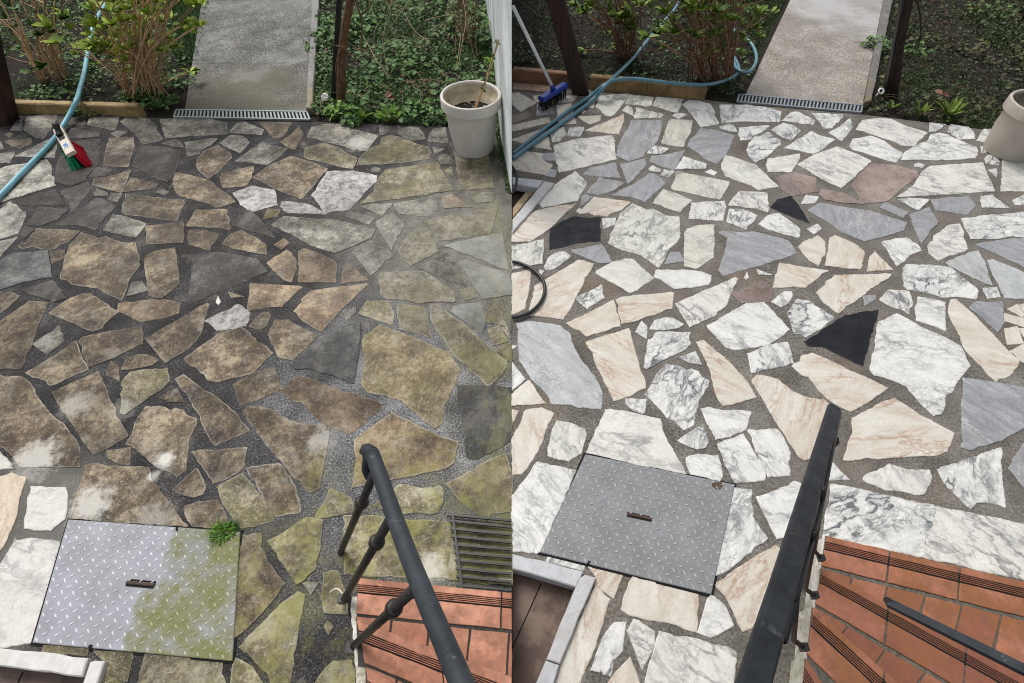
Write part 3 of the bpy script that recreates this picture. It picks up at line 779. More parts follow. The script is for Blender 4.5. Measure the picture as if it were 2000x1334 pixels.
DATA = """
c b 1 0,130 52,125 190,205 70,272 0,215
c b 1 165,150 250,145 290,150 235,200 180,195
c b 1 360,200 400,160 420,150 505,150 495,175 465,200
g b 1 200,215 300,235 330,290 190,308
p b 1 0,305 115,275 150,300 120,320 20,360 0,360
c b 1 0,380 285,318 305,355 15,428 0,420
c q 1 350,225 460,208 495,365 360,385
c q 1 565,235 610,180 650,165 635,245
c b 1 525,265 555,253 573,270 550,288
c b 1 515,310 690,303 685,340 610,372 560,350
v g 1 655,235 690,150 905,130 895,165 800,290 770,310 735,305
v d 1 885,215 910,140 1100,160 1085,225 1060,232 985,220
v g 1 1100,230 1130,160 1335,175 1285,280 1240,270
v g 1 860,265 895,225 930,240 950,310
v d 1 955,325 970,240 1010,255 1175,295 1165,320
w g 1 1250,305 1290,287 1340,290 1365,300 1300,330
w g 1 1332,215 1380,185 1460,192 1540,215 1575,260 1580,310 1610,360 1600,372 1470,393 1420,310
w g 1 1620,220 1850,222 2000,245 2098,275 2085,355 1990,355 1800,350 1640,360 1630,300
w g 1 1605,395 1700,370 1730,385 1755,430 1690,425
w q 1 1770,400 1990,382 2010,385 1960,425 1880,460 1860,490 1775,500
w b 1 1830,575 1850,520 1900,470 2000,435 2088,500 2090,530 2000,610 1900,668 1850,620
c g 1 0,490 250,405 275,470 305,570 160,545 0,495
v q 1 300,445 320,415 405,395 420,450 375,500 318,512
w q 1 450,400 570,392 540,445 530,468 430,468
c q 1 572,420 870,295 870,335 855,380 835,450 770,443
g d 1 932,345 1162,338 1160,400 1140,470 1135,500 1080,560 1030,600 1020,625 915,660 815,615 860,470 905,415
v b 1 1165,520 1215,375 1235,335 1405,340 1390,430 1360,480 1335,548 1260,540
g d 1 1370,540 1400,485 1440,455 1470,405 1600,420 1735,460 1710,500 1690,560 1660,610 1595,680 1500,640 1460,600
w d 1 1052,598 1115,538 1220,562 1165,605
w q 1 330,540 500,490 775,462 800,505 795,560 812,645 580,700 365,748 345,660
g d 1 235,600 330,595 340,655 240,650
c b 1 0,590 70,580 235,600 235,640 260,670 315,690 260,768 100,740 0,720
g d 1 265,775 300,725 350,730 330,785
g d 1 555,765 590,720 800,672 845,788 610,770
g d 1 845,685 1035,640 1045,690 1000,740 905,840
g b 1 1072,660 1090,620 1200,610 1348,575 1330,600 1260,730 1180,700
w b 1 1270,725 1340,625 1410,650 1525,685 1505,715
w g 1 1070,720 1095,695 1160,725 1160,745 1075,735
w g 1 1162,772 1190,728 1265,738 1220,790
w g 1 1505,745 1550,725 1595,750 1575,770
v b 1 1640,690 1665,613 1720,625 1900,690 1960,750 2075,858 1920,885 1870,850 1670,780 1645,730
w q 1 205,985 330,850 490,738 530,780 585,830 550,890 510,965 240,1020
g d 1 583,905 685,788 875,828 790,885 670,920
g d 1 775,925 960,835 1080,755 1120,765 1205,825 1100,910 1040,978 930,935
v b 1 1245,870 1290,740 1400,765 1690,820 1690,840 1615,958 1440,920 1260,880
v g 1 1100,985 1165,905 1180,880 1260,905 1405,965 1310,1055 1240,1035
g d 1 545,930 570,918 625,940 545,1000
c b 1 505,1050 525,1030 550,1040 640,940 780,960 925,980 840,1045 765,1070 740,1090 640,1080 600,1060 530,1070
c q 1 0,1215 180,1050 320,1020 500,990 410,1070 250,1220 140,1285 0,1285
k k 1 300,1190 390,1130 480,1095 590,1105 690,1098 685,1120 692,1285 500,1295 420,1320 295,1348
w b 1 708,1110 805,1105 800,1155 710,1190
v b 1 750,1298 800,1180 850,1070 940,990 1050,1040 1100,1035 1200,1085 1300,1095 1308,1220 1300,1240 1308,1250 1205,1368 1195,1403 1145,1488 1060,1428 1010,1393 850,1348
w b 1 1380,1110 1400,985 1660,970 1665,1000 1640,1120 1390,1108
v b 1 1350,1220 1370,1190 1450,1165 1575,1155 1575,1200 1568,1408 1430,1498 1345,1478
w b 1 1685,1000 1775,895 1990,910 2002,1030 1990,1058 1880,1025 1700,1005
w b 1 1680,1135 1700,1035 1800,1040 1910,1085 1880,1130 1835,1160 1825,1192
w b 1 1925,1150 2000,1085 2080,1068 2240,1185 2232,1255 2100,1220 2000,1190
g d 1 1618,1210 1780,1215 1880,1210 2000,1240 2150,1280 2220,1378 2000,1448 1650,1548 1615,1508 1660,1388 1690,1258 1620,1218
w q 2 105,345 180,280 235,275 365,340 345,375
w b 2 342,285 580,295 575,320 495,400 435,410 400,350
w b 2 475,440 560,395 640,325 658,395 630,430 575,505
w q 2 30,415 120,362 200,380 250,420 170,500 90,460
w g 2 118,560 340,428 400,460 520,490 430,560 350,600 210,570
w g 2 685,415 740,340 860,325 960,330 1060,380 1240,435 1130,545 1040,535 960,500 870,470 800,450 745,425
w g 2 672,470 700,450 718,450 680,475
w o 2 635,545 660,490 800,465 900,500 960,550 1045,595 1030,630 995,670 930,655 840,625 760,600 670,575
w o 2 1035,650 1060,600 1140,545 1250,500 1280,450 1340,440 1400,455 1540,520 1620,545 1632,580 1615,635 1400,650
w g 2 1255,430 1265,360 1385,372 1350,395 1300,430
w g 2 1405,430 1420,375 1560,390 1600,430 1612,485 1490,490
w g 2 1620,500 1690,410 1790,405 1785,525
w b 2 -12,690 0,640 150,620 248,600 240,640 175,745 0,745
w b 2 232,690 360,610 540,548 700,610 800,660 660,790 570,870 420,800
p w 2 65,790 200,750 370,790 380,900 190,935 110,880
p w 2 400,920 420,880 560,900 640,930 745,998 450,965
p w 2 650,850 800,680 1000,690 1175,740 1165,780 1060,850 1000,910 910,975 730,985 690,900
w o 2 1010,938 1130,860 1210,740 1260,700 1670,670 1765,890 1500,910
w g 2 1140,690 1170,675 1215,690 1200,710 1150,705
w g 2 1658,545 1755,570 1670,600
w g 2 1690,640 1720,612 1765,615 1800,660 1795,690 1705,680
w o 2 1720,730 1785,712 1780,780
v o 2 1835,605 2100,600 2100,895 1815,893 1830,720
w o 2 258,995 300,925 395,938 360,985
k d 2 20,1020 75,960 178,933 240,1020 320,1140 165,1080
w l 2 305,1190 385,1152 415,1185 355,1228
g g 2 312,1045 410,990 540,1010 800,1050 1085,1140 1050,1200 880,1250 750,1285 590,1220 450,1120
g g 2 870,1020 920,985 1095,1060 1050,1098
w g 2 1010,960 1100,950 1255,958 1210,1000 1165,1040
g g 2 1270,960 1420,945 1560,935 1615,990 1600,1020 1540,1075 1420,1055 1310,1040
g g 2 1105,1080 1255,1018 1325,1130 1240,1230 1195,1308 1130,1160
w l 2 1658,935 1745,920 1885,1030 1670,1022
w g 2 1908,965 2000,925 2100,940 2060,1005 1930,1000
w o 2 1515,1110 1700,1085 2000,1060 2100,1055 2000,1250 1900,1240 1800,1262 1580,1265
w o 2 1250,1328 1300,1240 1420,1160 1490,1150 1520,1210 1530,1260 1555,1343 1325,1433 1260,1378
w g 4 890,95 960,70 1080,58 1160,110 1195,158 1120,180 1060,240 1000,278 945,180
c l 4 235,120 390,40 430,80 445,110 440,180 390,275 330,240 255,150
c l 4 485,60 520,42 600,75 680,115 745,170 735,240 715,305 445,275 470,180
c l 4 765,325 795,230 830,165 975,315 850,310
c l 4 35,450 60,360 90,258 240,285 470,315 390,360 290,445 190,435
c l 4 375,490 450,430 450,405 520,355 850,345 975,340 900,390 760,480 550,650 440,570
w b 4 25,560 130,480 180,482 188,505 150,570 100,598
g g 4 743,515 835,508 830,540 755,590
w o 4 862,550 935,468 1095,480 1110,530 1120,575 1095,655 960,595
w o 4 1060,430 1058,300 1080,268 1240,275 1420,290 1480,340 1625,460 1615,537 1530,520 1350,520 1240,485 1090,460
G d 4 1380,258 1520,195 1635,160 1690,260 1735,430 1560,350
g s 4 1615,110 1700,95 2000,60 2100,50 2100,340 1990,285 1750,170
G s 4 1715,235 1760,230 1900,290 2100,370 2100,530 1850,530 1790,400
w o 4 1678,455 1780,448 1805,520 1712,532
w b 4 155,640 230,540 320,550 360,590 512,680 440,740 300,835 210,810 190,740
k k 4 285,870 480,745 615,660 860,622 800,830 735,1055 560,970 430,910 310,900
w y 4 855,750 870,715 920,700 1005,655 1110,710 1500,905 1570,1050 1520,1110 1440,1225 1435,1250 1390,1290 1345,1428 1290,1446 1180,1338 1080,1218 960,1165 830,1130 800,1090 815,980 845,900
w o 4 1155,600 1175,518 1380,560 1375,640 1380,780 1160,705
c o 4 1410,640 1430,545 1465,540 1620,680 1780,850 1950,1020 1940,1060 1900,1110 1770,1190 1640,1040 1540,930 1490,810 1430,700
g s 4 1575,605 1620,565 1830,560 1832,730 1790,795 1690,700
c o 4 1865,615 1940,580 1990,650 1985,680
c o 4 1845,650 2000,690 2000,755 1845,710
c o 4 1850,770 1945,750 1990,880 1870,892
c o 4 1955,585 2010,570 2010,650
c o 4 1960,770 2010,765 2010,850
c o 4 1885,945 2000,895 2010,895 2010,1040 1960,1010 1930,970
w b 3 1525,745 1820,580 1960,567 2000,605 2160,775 1997,890 1900,910 1730,930 1670,910 1640,870 1540,770
w b 4 -157,965 0,900 150,880 160,920 195,1035 0,1085 -127,1110
c l 4 190,1060 270,980 345,962 930,1230 770,1340 690,1383 640,1410 560,1373 490,1330 400,1250 320,1140 270,1130
c b 6 -122,55 -80,15 0,30 80,50 200,150 300,190 430,205 475,240 480,270 345,650 280,672 250,655 150,500 0,265 -60,160
g k 6 1525,35 2100,130 2100,330 1990,420 1810,520 1640,570 1570,592 1510,575
c l 6 595,675 660,480 665,350 900,225 985,195 1210,335 1445,465 1390,600 1310,630
w o 6 720,825 860,765 950,710 1085,755 1255,755 1268,800 1250,870 1200,935 1140,940 1040,910 920,910
w b 6 1310,745 1450,710 1600,650 1700,620 1815,585 1840,1040 1800,1020 1740,1005 1615,1000 1575,1050 1530,1010 1390,870
g k 6 1880,740 1950,630 2000,550 2100,540 2100,900 2000,880
w o 6 480,695 510,705 560,765 630,825 480,825 440,820
w o 6 495,870 650,895 1318,1038 1190,1420 800,1345 430,1275
w o 6 1326,1040 2100,1195 2100,1640 1198,1422
v b 3 0,125 245,75 240,150 235,260 0,305
w b 3 255,285 290,215 370,170 410,170 455,200 380,260 315,305 265,305
g d 3 465,160 690,112 720,145 785,250 680,258
w b 3 220,310 245,320 225,350 200,345
c b 3 180,440 520,235 635,265 570,380 500,510 460,590 395,695 250,670 135,660
c b 3 0,345 150,305 135,420 100,610 0,655
v b 3 640,330 785,250 880,225 935,225 1105,375 1000,440 980,470 920,485
w l 3 1112,365 1125,315 1330,310 1470,325 1555,355 1530,420 1420,440 1265,455
g g 3 1190,265 1240,175 1305,172 1340,240
w W 3 1815,370 1832,330 1840,370 1825,385
w b 3 1910,305 2025,350 1930,345
w g 3 500,530 650,460 695,425 715,530 585,612
c b 3 425,725 650,620 790,545 840,745 585,825
c b 3 815,545 850,520 1255,490 1245,610 1000,690 855,730
w b 3 1275,575 1740,370 1755,380 1720,450 1660,590 1570,670 1385,755
p w 3 1715,495 1960,400 2040,470 2000,560 1790,570
w b 3 1075,770 1120,705 1200,685 1255,690 1335,735 1290,760 1150,775
w b 3 965,795 1010,710 1048,750 1045,845
w o 3 1065,860 1130,800 1220,795 1390,800 1385,890 1310,945 1050,1080 1030,1070
w b 3 1295,995 1430,950 1475,1048 1380,1030
G b 3 40,730 120,715 370,745 440,800 470,890 530,1010 640,1140 700,1270 695,1358 690,1398 480,1368 310,1348 270,1268 150,1150 65,1020 55,850
c b 3 580,875 910,770 1040,1235 1000,1250 900,1295 795,1328 720,1170 630,970
w b 3 1030,1283 1080,1228 1130,1130 1200,1050 1300,1065 1365,1100 1400,1085 1450,1105 1475,1148 1535,1175 1525,1218 1460,1308 1430,1418 1410,1518 1340,1553 1280,1498 1210,1458 1150,1383 1100,1328
c b 3 1440,875 1495,860 1560,920 1700,1040 1800,1150 1900,1300 1900,1303 1650,1368 1620,1330 1560,1150 1510,1000
w W 3 0,1030 100,1165 0,1250
c W 5 0,170 130,55 265,235 0,245
w W 3 0,900 40,905 0,930
c C 5 0,285 48,290 0,390
c C 5 20,490 110,290 230,270 320,310 270,420 200,600 110,740 70,780 0,785 0,500
v W 5 285,580 350,375 570,415 575,480 535,620 440,680 275,640
w b 5 580,620 730,285 770,280 1150,355 1165,440 1210,540 1357,783 900,690
w b 5 890,200 1045,200 1028,312 960,290 895,240
w b 5 1475,280 1530,268 1630,290 1860,300 1815,430 1700,490 1590,510
w b 5 1295,525 1485,400 1525,530 1500,575 1440,585 1380,565
w b 5 1845,440 2070,440 2120,520 2165,620 2172,795 2000,803 1960,720 1870,520
w o 5 1600,545 1800,475 1900,650 1970,780 1965,825 1740,845 1690,760
w b 5 1360,660 1380,645 1460,635 1600,640 1625,720 1635,800 1615,836 1400,790 1365,700
w W 5 -20,985 130,800 200,695 495,758 215,1388 -60,1388 -140,1200
w b 5 1738,898 1865,910 1855,1000 1875,1120 1985,1285 1700,1508 1552,1590 1640,1240
w o 6 -85,965 0,945 100,900 215,845 330,880 230,1190 130,1270 70,1285 10,1160 -30,1080
c o 7 1590,575 1870,380 2060,270 2100,300 1990,600 1895,880 1800,925 1690,690
c o 7 940,512 1448,640 1440,860 1435,930 1350,905 1150,850 1020,825 920,800 860,760 890,640
w o 7 1530,690 1550,650 1650,730 1720,880 1600,950 1545,970 1450,940 1490,830 1510,760
w o 7 800,875 885,865 860,1000 855,1080 780,1160 765,1275 720,1260 690,1220 680,1240 620,1230 670,1100 720,980
w o 7 905,930 950,845 990,860 1105,940 1100,1060 1060,1120 1015,1220 960,1060
w o 7 1150,940 1700,1075 1740,1100 1720,1340 1040,1340 1080,1180
c o 7 920,1140 990,1340 750,1340 800,1280
c o 7 595,428 860,495 790,670 650,570 660,500
c o 7 650,582 765,682 520,1340 335,1340 470,960
w o 7 285,347 575,408 552,452 270,385
w o 8 225,530 245,510 275,545 240,590
"""
TILES = {1: (1000, 150), 2: (1500, 150), 3: (1000, 450), 4: (1500, 450), 5: (1000, 730), 6: (1500, 730), 7: (1000, 1000), 8: (1500, 1000)}

def crossing(q):
    n = len(q)
    o = lambda a, b, c: (b.x - a.x) * (c.y - a.y) - (b.y - a.y) * (c.x - a.x)
    for i in range(n):
        a, b = q[i], q[(i + 1) % n]
        for j in range(i + 2, n):
            if i == 0 and j == n - 1: continue
            c, d = q[j], q[(j + 1) % n]
            if max(a.x, b.x) < min(c.x, d.x) or max(c.x, d.x) < min(a.x, b.x): continue
            if o(a, b, c) * o(a, b, d) < 0 and o(c, d, a) * o(c, d, b) < 0: return True
    return False

def add_stone(mb, pts, seed, mi=0):
    if area(pts) < 0:
        pts = pts[::-1]
    A = abs(area(pts))
    amp = 0.0032 if A > 0.01 else 0.0015
    keep = [p for i, p in enumerate(pts) if math.dist(p, pts[i - 1]) > 0.006]
    pts = keep if len(keep) > 2 else pts
    pts = offset(pts, -0.0025)
    pts = rough_outline(pts, 0.013, amp * 1.25, seed)
    n0 = len(pts)
    if A > 0.012:
        inn = offset(pts, 0.008)
        for _ in range(random.randint(0, 5)):
            i = random.randrange(n0); k = random.uniform(0.3, 1.0)
            for j, w in ((0, 1.0), (1, 0.7), (-1, 0.45)):
                a_, b_ = pts[(i + j) % n0], inn[(i + j) % n0]
                pts[(i + j) % n0] = (a_[0] + (b_[0] - a_[0]) * k * w, a_[1] + (b_[1] - a_[1]) * k * w)
    cx = sum(p[0] for p in pts) / len(pts); cy = sum(p[1] for p in pts) / len(pts)
    zt = 0.0036 + random.uniform(-0.0006, 0.0012)
    rad_ = max(math.hypot(p[0] - cx, p[1] - cy) for p in pts)
    ax, ay = random.uniform(-1, 1) * 0.001 / rad_, random.uniform(-1, 1) * 0.001 / rad_
    Z = lambda x, y: zt + ax * (x - cx) + ay * (y - cy)
    lv = random.random()
    n = len(pts)
    wide = min(0.016, 0.16 * math.sqrt(A))
    rings = [[mb.vert((x, y, -0.004), lv, 1) for x, y in pts],
             [mb.vert((x, y, Z(x, y) - 0.0014), lv, 1) for x, y in pts],
             [mb.vert((x, y, Z(x, y)), lv, 0.75) for x, y in offset(pts, min(0.003, wide * 0.3))]]
    for _ in range(9):
        cen = [Vector(q) for q in offset(pts, wide)]
        if not crossing(cen): break
        wide *= 0.62
    rings.append([mb.vert((q.x, q.y, Z(q.x, q.y)), lv, 0) for q in cen])
    for a, b_ in zip(rings[:-1], rings[1:]):
        for i in range(n):
            j = (i + 1) % n
            mb.face((a[i], a[j], b_[j], b_[i]), mi)
    mb.face(rings[-1], mi)

STONE_LABEL = {'k': 'black granite paving stone', 'p': 'dull pink sandstone paving stone', 'c': 'cream marble paving stone with tan veins',
               'g': 'blue grey marble paving stone', 'G': 'pale grey marble paving stone'}
DIRT_LABEL = {'k': 'dark slate paving stone', 'd': 'blackened paving stone', 'w': 'white speckled paving stone', 'W': 'clean white marble paving stone',
              'C': 'clean cream marble paving stone', 'o': 'algae tinged olive paving stone', 's': 'pale slate paving stone', 'y': 'big yellowish paving stone', 'l': 'tan paving stone', 'q': 'pale weathered paving stone'}

SKIP = '480,695'
EXTRA = [('o', '632.7,1120 650,1116.5 660,1118 670,1150 676,1160 680,1199 635,1195 630,1163'), ('g', '592.6,1139 622.7,1139 607.7,1160'),
         ('o', '606,1380 622,1318 652,1293 688,1290 694,1334 697,1385'), ('o', '617.7,1011.7 645,955 685,973 690,990 688,1000')]
def lay_paving(dirty):
    items = []
    for ln in DATA.strip().splitlines():
        q = ln.split()
        ox, oy = TILES[int(q[2])]
        pts = [(ox + float(a) / 3.994, oy + float(c) / 3.994) for a, c in (w.split(',') for w in q[3:])]
        if dirty:
            pts = [to_dirty(p) for p in pts]
            pts = clip_x(pts, 999.3, False)
        else:
            pts = clip_x(pts, 1000.7, True)
        if len(pts) < 3 or abs(area(pts)) < 25:
            continue
        if max(p[0] for p in pts) < -60 or min(p[1] for p in pts) > 1380:
            continue
        if dirty and max(p[1] for p in pts) < 225:
            continue
        pts = [(x, min(y, 1395)) for x, y in pts]
        vis = [(min(max(x, 0), 2000), min(max(y, 0), 1334)) for x, y in pts]
        items.append((abs(area(vis)), q[1] if dirty else q[0], px_poly(pts), q[3]))
    if dirty:
        items = [t for t in items if t[3] != SKIP]
        for code, q in EXTRA:
            pts = [tuple(map(float, w.split(','))) for w in q.split()]
            items.append((abs(area(pts)), code, px_poly(pts), ''))
    items.sort(key=lambda t: -t[0])
    lib, par = (D, patio_d) if dirty else (M, patio_c)
    lab = DIRT_LABEL if dirty else STONE_LABEL
    keys = sorted({t[1] for t in items})
    rest = MB()
    # the paving carries on past what the photograph shows
    rs = random.Random(5)
    x0, x1 = (-5.2, -2.0) if dirty else (2.0, 4.9)
    y = 0.1
    while y < 4.0:
        x = x0
        while x < x1:
            cell = [(x + rs.uniform(0.01, 0.06), y + rs.uniform(0.01, 0.06)), (x + 0.3 - rs.uniform(0.0, 0.05), y + rs.uniform(-0.02, 0.06)), (x + 0.3 - rs.uniform(0.0, 0.06), y + 0.3 - rs.uniform(0.0, 0.05)), (x + 0.15, y + 0.3 - rs.uniform(-0.02, 0.03)), (x + rs.uniform(0.0, 0.06), y + 0.3 - rs.uniform(0.0, 0.06))]
            pxs = [1000 + 1000 * p[0] / (p[1] * CP + HC * SP) for p in cell]
            if (min(pxs) > 2034 if not dirty else max(pxs) < -150) and cell[2][1] < (4.3 if not dirty else 3.6):
                add_stone(rest, cell, x * 3 + y, keys.index(rs.choice([k for k in keys if k in 'wvcgbod'])))
            x += 0.315
        y += 0.315
    for i, (_, code, pts, _id) in enumerate(items):
        if i < 100:
            mb = MB()
            add_stone(mb, pts, i * 3.7)
            o = mb.build('paving_stone', lib[code], par)
            if code in lab: o['label'] = lab[code]
        else:
            add_stone(rest, pts, i * 3.7, keys.index(code))
    if rest.v:
        o = rest.build('small_paving_stones', [lib[k] for k in keys], par)
        o['kind'] = 'stuff'
lay_paving(True)
lay_paving(False)

# ------------------------------------------------------------------ garden paths with kerbs and drain channels
def path(name, quad, kerb, mp, mk, label):
    b = MB(); b.prism(px_poly(quad), -0.12, 0.004)
    tag(b.build(name, mp), label, None, None, 'structure')
    k = MB()
    pts = rough_outline(px_poly(kerb), 0.12, 0.004, 3)
    k.prism(pts, -0.15, 0.035, bev=0.006)
    return k
k = path('path', [(362, 214), (599, 219.5), (615, -60), (404, -60)], [(599.5, 219), (612, 219), (629, -60), (615.5, -60)], M_path_d, M_kerb_d, 'rough speckled grey concrete garden path above the grimy patio')
tag(k.build('kerb', M_kerb_d), 'thin pale kerb along the right side of the rough grey path', 'kerb', None, 'structure')
k = path('path', [(1456, 185), (1684, 207), (1736, -60), (1572, -60)], [(1684.5, 207), (1698, 204), (1755, -60), (1736.5, -60)], M_path_c, M_kerb_c, 'washed pinkish grey concrete garden path above the clean patio')
tag(k.build('kerb', M_kerb_c), 'damp mossy kerb along the right side of the washed path', 'kerb', None, 'structure')

def drain(t0, t1, b0, b1, n, mg, label):
    base = G((b0[0] + b1[0]) / 2, (b0[1] + b1[1]) / 2)
    t = thing('drain_channel', label, 'drain', base)
    b = MB(); b.prism(px_poly([t0, t1, b1, b0]), -0.06, 0.002); b.build('gutter', M_dark, t)
    A, B, Cc, Dd = G(*t0), G(*t1), G(*b0), G(*b1)
    f = MB()
    for p, q in ((A, B), (Cc, Dd)):
        f.bar(p + Vector((0, 0, 0.008)), q + Vector((0, 0, 0.008)), 0.014, 0.014)
    f.build('frame', mg, t)
    s = MB()
    for i in range(n + 1):
        k = i / n
        p, q = A.lerp(B, k), Cc.lerp(Dd, k)
        s.bar(p + Vector((0, 0, 0.007)), q + Vector((0, 0, 0.007)), 0.013, 0.01)
    s.build('slats', mg, t)
drain((345, 217), (600, 221), (341, 231), (606, 236), 36, M_galv_d, 'pale slotted drain channel across the foot of the rough grey path')
drain((1443, 187), (1683, 208.5), (1439, 201), (1680, 222), 34, M_galv_c, 'bluish slotted drain channel across the foot of the washed path')

# ------------------------------------------------------------------ bed edging
def edging(p0, p1, h, d, n, m, label, name='bed_edging'):
    a, b_ = G(*p0), G(*p1)
    dr = (b_ - a).normalized(); back = Vector((-dr.y, dr.x, 0))
    t = MB()
    for i in range(n):
        s0 = a.lerp(b_, i / n + (0.002 if i else 0)); s1 = a.lerp(b_, (i + 1) / n - 0.002)
        hh = h * random.uniform(0.94, 1.04)
        loop = rough_outline([tuple(s0.xy), tuple(s1.xy), tuple((s1 + back * d).xy), tuple((s0 + back * d).xy)], 0.06, 0.003, i * 5.1)
        t.prism(loop, -0.06, hh, random.random(), 0, 0.008)
    return tag(t.build(name, m), label, 'edging')
edging((22, 221), (277, 228), 0.085, 0.06, 2, M_ochre, 'ochre stone edging between soil bed and grimy patio')
edging((1150, 174.5), (1376, 195.5), 0.1, 0.06, 2, M_ochre_wet, 'damp ochre stone edging below the blue hose')
edging((1001, 160.5), (1120, 171), 0.1, 0.06, 2, M_orange, 'orange brown edging behind the blue broom')
b = MB(); b.prism(px_poly([(1001, 163), (1076, 170), (1074, 183), (1001, 176)]), -0.01, 0.012, bev=0.003)
tag(b.build('border_tile', M_pinktile), 'pinkish flat tile in front of the orange brown edging', 'tile')

# ------------------------------------------------------------------ white garden wall between the two gardens
wp = [tuple(G(999.2, 379).xy), tuple(G(977, 262).xy), tuple(G(964, 120).xy), tuple(G(948, 0).xy), tuple(G(940, -60).xy)]
far = wp[-1]
wall_pts = rough_outline(wp + [(-0.004, far[1]), (-0.001, wp[0][1])], 0.3, 0.001)
b = MB(); b.prism(wall_pts, -0.25, 1.14)
tag(b.build('garden_wall', M_wall), 'white rendered garden wall behind the pale plant pot', 'wall')
# moss line along its foot
ms = MB()
for i in range(420):
    k = random.random()
    p = Vector(wp[0]).lerp(Vector(wp[1]), k)
    p = Vector((p.x - random.uniform(0.0, 0.03), p.y, 0.0))
    ms.blade(p, (random.uniform(-1, 0.2), random.uniform(-1, 1), 1.2), random.uniform(0.01, 0.03), 0.006, random.random())
tag(ms.build('moss', M_ivy), 'dark green moss along the foot of the white wall', None, None, 'stuff')

# ------------------------------------------------------------------ steel hatch covers
def hatch(c, nu, nv, mp, label, handle, notch=None, name='hatch_cover'):
    P = [G(*p, 0.0) for p in c]            # TL TR BR BL
    Q = lambda u, v: P[0].lerp(P[1], u).lerp(P[3].lerp(P[2], u), v)
    t = thing(name, label, 'hatch cover', (P[0] + P[1] + P[2] + P[3]) / 4)
    fr = MB()
    big = offset([tuple(p.xy) for p in (P[3], P[2], P[1], P[0])], -0.005)
    fr.prism(big, -0.02, 0.0035); fr.build('frame', M_dark, t)
    pl = MB()
    pl.prism([tuple(p.xy) for p in (P[3], P[2], P[1], P[0])], -0.01, 0.010, bev=0.002)
    for i in range(nu):
        for j in range(nv):
            u, v = (i + (0.28 if j % 2 else 0.78)) / nu, (j + 0.5) / nv
            p = Q(u, v) + Vector((0, 0, 0.0098))
            if abs(u - handle[0]) < 0.085 and abs(v - handle[1]) < 0.03:
                continue
            ex, ey = (P[1] - P[0]).normalized(), (P[3] - P[0]).normalized()
            d = (ex * 0.72 + ey) if j % 2 else (ex * -1.0 + ey * 0.72)
            d = Vector((d.x, d.y, 0)).normalized()
            s = Vector((-d.y, d.x, 0))
            L, W = 0.0115, 0.0028
            lo = [p - d * L, p - d * L * 0.4 - s * W, p + d * L * 0.4 - s * W, p + d * L, p + d * L * 0.4 + s * W, p - d * L * 0.4 + s * W]
            hi = [q.lerp(p, 0.4) + Vector((0, 0, 0.0026)) for q in lo]
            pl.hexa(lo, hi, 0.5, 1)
    pl.build('plate', [mp, M_worn_glint if mp == M_plate_d else M_worn_glint_c], t)
    hp, hl, hw = handle[2], handle[3], handle[4]
    a, b_ = G(*hp), G(*hl)
    h = MB(); h.bar(a + Vector((0, 0, 0.0105)), b_ + Vector((0, 0, 0.0105)), hw * 1.5, 0.003, mi=0)
    h.build('handle_slot', M_dark, t)
    h = MB(); h.tube([a + Vector((0, 0, 0.013)), b_ + Vector((0, 0, 0.013))], hw * 0.42, 8)
    h.build('handle', M_rust, t)
    if notch:
        for q in notch:
            n_ = MB(); n_.prism(rough_outline(px_poly(q), 0.008, 0.002), 0.004, 0.0118)
            n_.build('rusted_notch', M_rust if len(q) > 4 else M_dark, t)
hatch([(136, 1016), (471, 1040), (456, 1292), (67, 1256)], 16, 22, M_plate_d, 'checker steel hatch cover half stained with green algae',
      (0.47, 0.52, (252, 1139), (305, 1144), 0.016), [[(178, 1260), (185, 1260), (183, 1268), (176, 1268)], [(346, 1031), (350, 1031), (350, 1039), (346, 1039)]])
hatch([(1143, 889), (1434, 948), (1388, 1162), (1054, 1080)], 16, 22, M_plate_c, 'clean dark steel checker plate hatch cover among white marble',
      (0.47, 0.52, (1224, 1006), (1271, 1016), 0.013), [[(1390, 943), (1408, 944), (1411, 950), (1405, 957), (1398, 958), (1389, 951)], [(1148, 1097), (1153, 1098), (1150, 1104), (1146, 1103)]])

# ------------------------------------------------------------------ sunken wells with marble edging
def slab(name, quad, z, m, label=None, cat=None, parent=None, zlo=-0.03, r=0.05):
    b = MB(); b.prism(rough_outline(px_poly(quad, z), r, 0.003, quad[0][0]), zlo, z, bev=0.004)
    o = b.build(name, m, parent)
    if label: tag(o, label, cat)
    return o
def well_floor(quad, z, m, label, joints):
    b = MB(); b.prism(px_poly(quad, z), z - 0.1, z)
    for p, q in joints:
        b.bar(G(*p, z + 0.0005), G(*q, z + 0.0005), 0.004, 0.002, mi=1)
    tag(b.build('floor', [m, M_dark]), label, None, None, 'structure')
e = thing('marble_edging', 'white marble edging strips around the sunken floor beside the algae stained hatch', 'edging', G(165, 1290))
slab('strip', [(-160, 1247), (0, 1266), (82, 1273), (171, 1285), (160, 1322), (0, 1301), (-160, 1280)], 0.025, M_edge_d, parent=e)
slab('strip', [(175, 1293), (184, 1290), (204, 1291), (190, 1334), (172, 1395), (142, 1395), (161, 1334)], 0.025, M_edge_d, parent=e)
well_floor([(-160, 1270), (0, 1299), (168, 1321), (150, 1395), (-160, 1395)], -0.07, M_floor, 'brown tiled sunken floor at the corner of the grimy patio', [((30, 1345), (45, 1312))])
e = thing('marble_edging', 'grey white marble edging strips beside the clean dark steel hatch', 'edging', G(1140, 1120))
slab('strip', [(1000.8, 1081), (1140, 1116), (1125, 1147), (1000.8, 1111)], 0.025, M_edge_c, parent=e)
slab('strip', [(1131, 1130), (1143, 1122), (1165, 1128), (1094, 1297), (1067, 1288)], 0.025, M_edge_c, parent=e)
slab('strip', [(1066, 1290), (1093, 1299), (1082, 1334), (1058, 1395), (1024, 1395), (1047, 1334)], 0.025, M_edge_c, parent=e)
